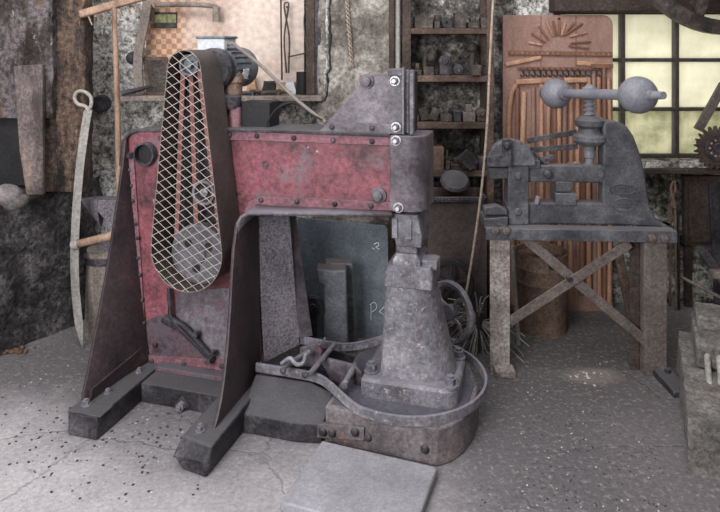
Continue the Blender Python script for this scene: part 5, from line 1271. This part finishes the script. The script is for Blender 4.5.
def build_forge():
    hz = .74
    pts = [(-2.83, 2.72), (-2.1, 2.82), (-1.78, 3.06), (-1.53, 3.42), (-1.50, 3.66), (-2.83, 3.66)]
    # rough masonry hearth
    m = MB(); N_ = []
    for i in range(len(pts)):
        a = Vector(pts[i]); b = Vector(pts[(i + 1) % len(pts)]); k = max(2, int((b - a).length / .03))
        for j in range(k): N_.append(a + (b - a) * j / k)
    secs = []
    for z in [hz * k / 30 for k in range(31)]:
        sec = []
        for p in N_:
            q = Vector((p.x, p.y, z)); o = noise.noise_vector(q * 5) * .035 + noise.noise_vector(q * 13) * .022 + noise.noise_vector(q * 31) * .009
            if z == 0: o.z = 0
            sec.append(q + o)
        secs.append(sec)
    m.loft(secs); fo = m.build('forge_hearth', 'forge', None, ang=70); tag(fo, 'rough soot black masonry forge hearth at the left edge', 'forge')
    # hood of steel sheets standing on it
    t = thing('forge_hood', 'tall rust streaked steel forge hood rising above the hearth', 'hood', (-1.8, 3.3, hz + .01))
    o = t.location
    def sheet(px, Y, d, nm, m, solid=True):
        q = [W(a, b, Y) - o for a, b in px]
        for v in q: v.z = max(v.z, 0.0)
        MB().prism(q, (0, d, 0)).build(nm, m, t, bevel=.006)
    for x0, x1, y0, y1, Y, d, nm, m, sd in ((-60, 52, -40, 118, 3.22, .12, 'upper_sheet', 'hoodblue', 1), (38, 85, -40, 213, 3.27, .10, 'corner_sheet', 'hoodrust', 2)):
        u = W(x0, y1, Y) - o; v = W(x1, y0, Y) - o; u.z = max(u.z, 0)
        MB().roughbox(((u.x + v.x) / 2, Y + d / 2 - o.y, (u.z + v.z) / 2), (v.x - u.x, d, v.z - u.z), (int((v.x - u.x) / .02), 3, int((v.z - u.z) / .025)), .012, 9, seed=sd).build(nm, m, t, ang=70)
    sheet([(13, 66), (42, 64), (43, 196), (26, 204), (19, 150)], 3.19, .03, 'front_plate', 'hoodplate')
    sheet([(-60, 110), (40, 110), (40, 215), (-60, 215)], 3.40, .12, 'back_sheet', 'black')
    # stones and scraps on the hearth
    for i, (x, y, r, lab, mm) in enumerate(((4, 214, .07, 'brownish stone on the hearth at the left edge of the forge', 'drum'), (14, 208, .055, 'pale grey lump on the hearth rim left of the hood plate', 'stone'), (1, 202, .04, 'small dark stone behind the brownish one on the hearth', 'forge'))):
        p = W(x, y, 2.94); m = MB(); m.sphere((0, 0, 0), r, 18, (1.2, 1, .7)); vs = []
        for v in m.v: v += noise.noise_vector(v * 18 + Vector((i * 7, 0, 0))) * r * .35
        lo = min(v.z for v in m.v)
        for v in m.v: v += Vector((p.x, p.y, hz - lo + .004))
        tag(m.build('hearth_stone', mm, None, ang=70), lab, 'stone', 'stones on the hearth')
    # leaning dark wedge plate against the hearth
    q = [W(33, 232, 3.02), W(56, 243, 3.04), W(50, 300, 2.99), W(44, 312, 2.97), (W(41, 300, 2.97))]
    # heap of scale at the foot of the hearth
    m = MB(); rr = random.Random(5)
    p = G(8, 350, 0)
    for k in range(30):
        c = Vector((p.x + rr.gauss(0, .05), p.y - .02 + rr.gauss(0, .03), .008)); m.sphere(c, rr.uniform(.006, .016), 8, (1, 1, .6))
    tag(stuff(m.build('rust_scale', 'ember', None, ang=70)), 'orange brown heap of scale at the foot of the forge', 'scale')

def build_debris():
    rr = random.Random(11)
    def scatter(n, region, r0, r1, name, m, label, cat):
        mb = MB(); k = 0
        while k < n:
            x, y = region(rr)
            p = G(x, y, 0)
            if blocked(p): continue
            s = rr.uniform(r0, r1); R = Matrix.Rotation(rr.uniform(0, 6.28), 3, 'Z')
            vs = [R @ Vector((a * s * rr.uniform(.7, 1.5), b * s * rr.uniform(.6, 1.1), c_ * s * rr.uniform(.4, .8))) + Vector((p.x, p.y, 0)) for c_ in (0, 1) for a, b in ((-1, -1), (1, -1), (1, 1), (-1, 1))]
            for v in vs[:4]: v.z = 0
            mb.add(vs, [[3, 2, 1, 0], [4, 5, 6, 7], [0, 1, 5, 4], [1, 2, 6, 5], [2, 3, 7, 6], [3, 0, 4, 7]]); k += 1
        tag(stuff(mb.build(name, m, None, flat=True)), label, cat)
    Mi = Matrix.Rotation(-HF.a, 3, 'Z')
    def blocked(p):
        q = Mi @ (p - Vector((HF.o[0], HF.o[1], 0)))
        if -.19 < q.x < -.02 and q.y > -.3: return True
        if .32 < q.x < .5 and q.y > -.36: return True
        if -.2 < q.x < 1.5 and q.y > -.02: return True
        if q.x > .45 and q.y > -.13 and q.x < 1.5: return True
        if (q.x - 1.075) ** 2 + (q.y - .225) ** 2 < .17: return True
        if .5 < q.x < 1.35 and -.62 < q.y < .0: return True
        return p.y > 3.25 or p.x > 1.1 and p.y < 2.98
    scatter(120, lambda r: (r.uniform(20, 660), r.uniform(350, 512)), .0012, .003, 'pale_chips', 'chip', 'tiny pale chips scattered over the workshop floor', 'chips')
    scatter(190, lambda r: (r.uniform(0, 330), r.triangular(350, 512, 440)), .0015, .0045, 'coal_crumbs', 'coal', 'small black coal crumbs scattered on the left of the floor', 'crumbs')
    scatter(220, lambda r: (r.uniform(480, 670), r.uniform(375, 512)), .0012, .003, 'grey_grit', 'coal', 'dark grit scattered on the right of the floor', 'grit')
    scatter(14, lambda r: (r.gauss(592, 14), r.gauss(376, 4)), .003, .006, 'white_pebbles', 'chip', 'few larger white pebbles on the round patch before the press stand', 'pebbles')

def lights_camera():
    cam = bpy.data.cameras.new('camera'); co = bpy.data.objects.new('camera', cam); COL.objects.link(co)
    co.location = (0, 0, CH); co.rotation_euler = (PI / 2, 0, 0); cam.sensor_width = 36; cam.lens = 32; cam.shift_y = -(256 - HY) / 720.0; cam.clip_start = .05
    SC.camera = co
    def area(name, loc, tgt, sx, sy, e, col=(1, 1, 1)):
        l = bpy.data.lights.new(name, 'AREA'); l.shape = 'RECTANGLE'; l.size = sx; l.size_y = sy; l.energy = e; l.color = col
        o = bpy.data.objects.new(name, l); COL.objects.link(o); o.location = loc
        o.rotation_euler = (Vector(tgt) - Vector(loc)).to_track_quat('-Z', 'Y').to_euler(); return o
    area('doorway_daylight', (-1.7, -.6, 1.9), (-.3, 3.0, .4), 1.6, 1.8, 162, (.98, .98, 1.0))
    area('roof_light', (-.2, 1.3, 3.3), (0, 2.7, 0), 2.6, 1.4, 58, (.98, .98, 1.0))
    area('wall_fill', (-.2, 2.55, 2.7), (-.2, 3.5, .6), 4.2, .5, 42, (.98, .98, 1.0))  # unseen fill lamp added to rake and brighten the back wall
    area('window_daylight', (1.8, 4.3, 1.35), (1.8, 3.7, 1.25), 1.6, 1.2, 19, (1.0, .995, .96))
    w = bpy.data.worlds.new('workshop_sky'); SC.world = w; w.use_nodes = True
    w.node_tree.nodes['Background'].inputs[0].default_value = (.88, .91, .96, 1); w.node_tree.nodes['Background'].inputs[1].default_value = .16
    vs = SC.view_settings; vs.view_transform = 'Standard'; vs.look = 'None'; vs.gamma = 1; vs.exposure = 0.0; vs.use_curve_mapping = False

build_room(); build_hammer(); build_press(); build_board(); build_misc(); build_left(); build_forge(); build_debris(); lights_camera()
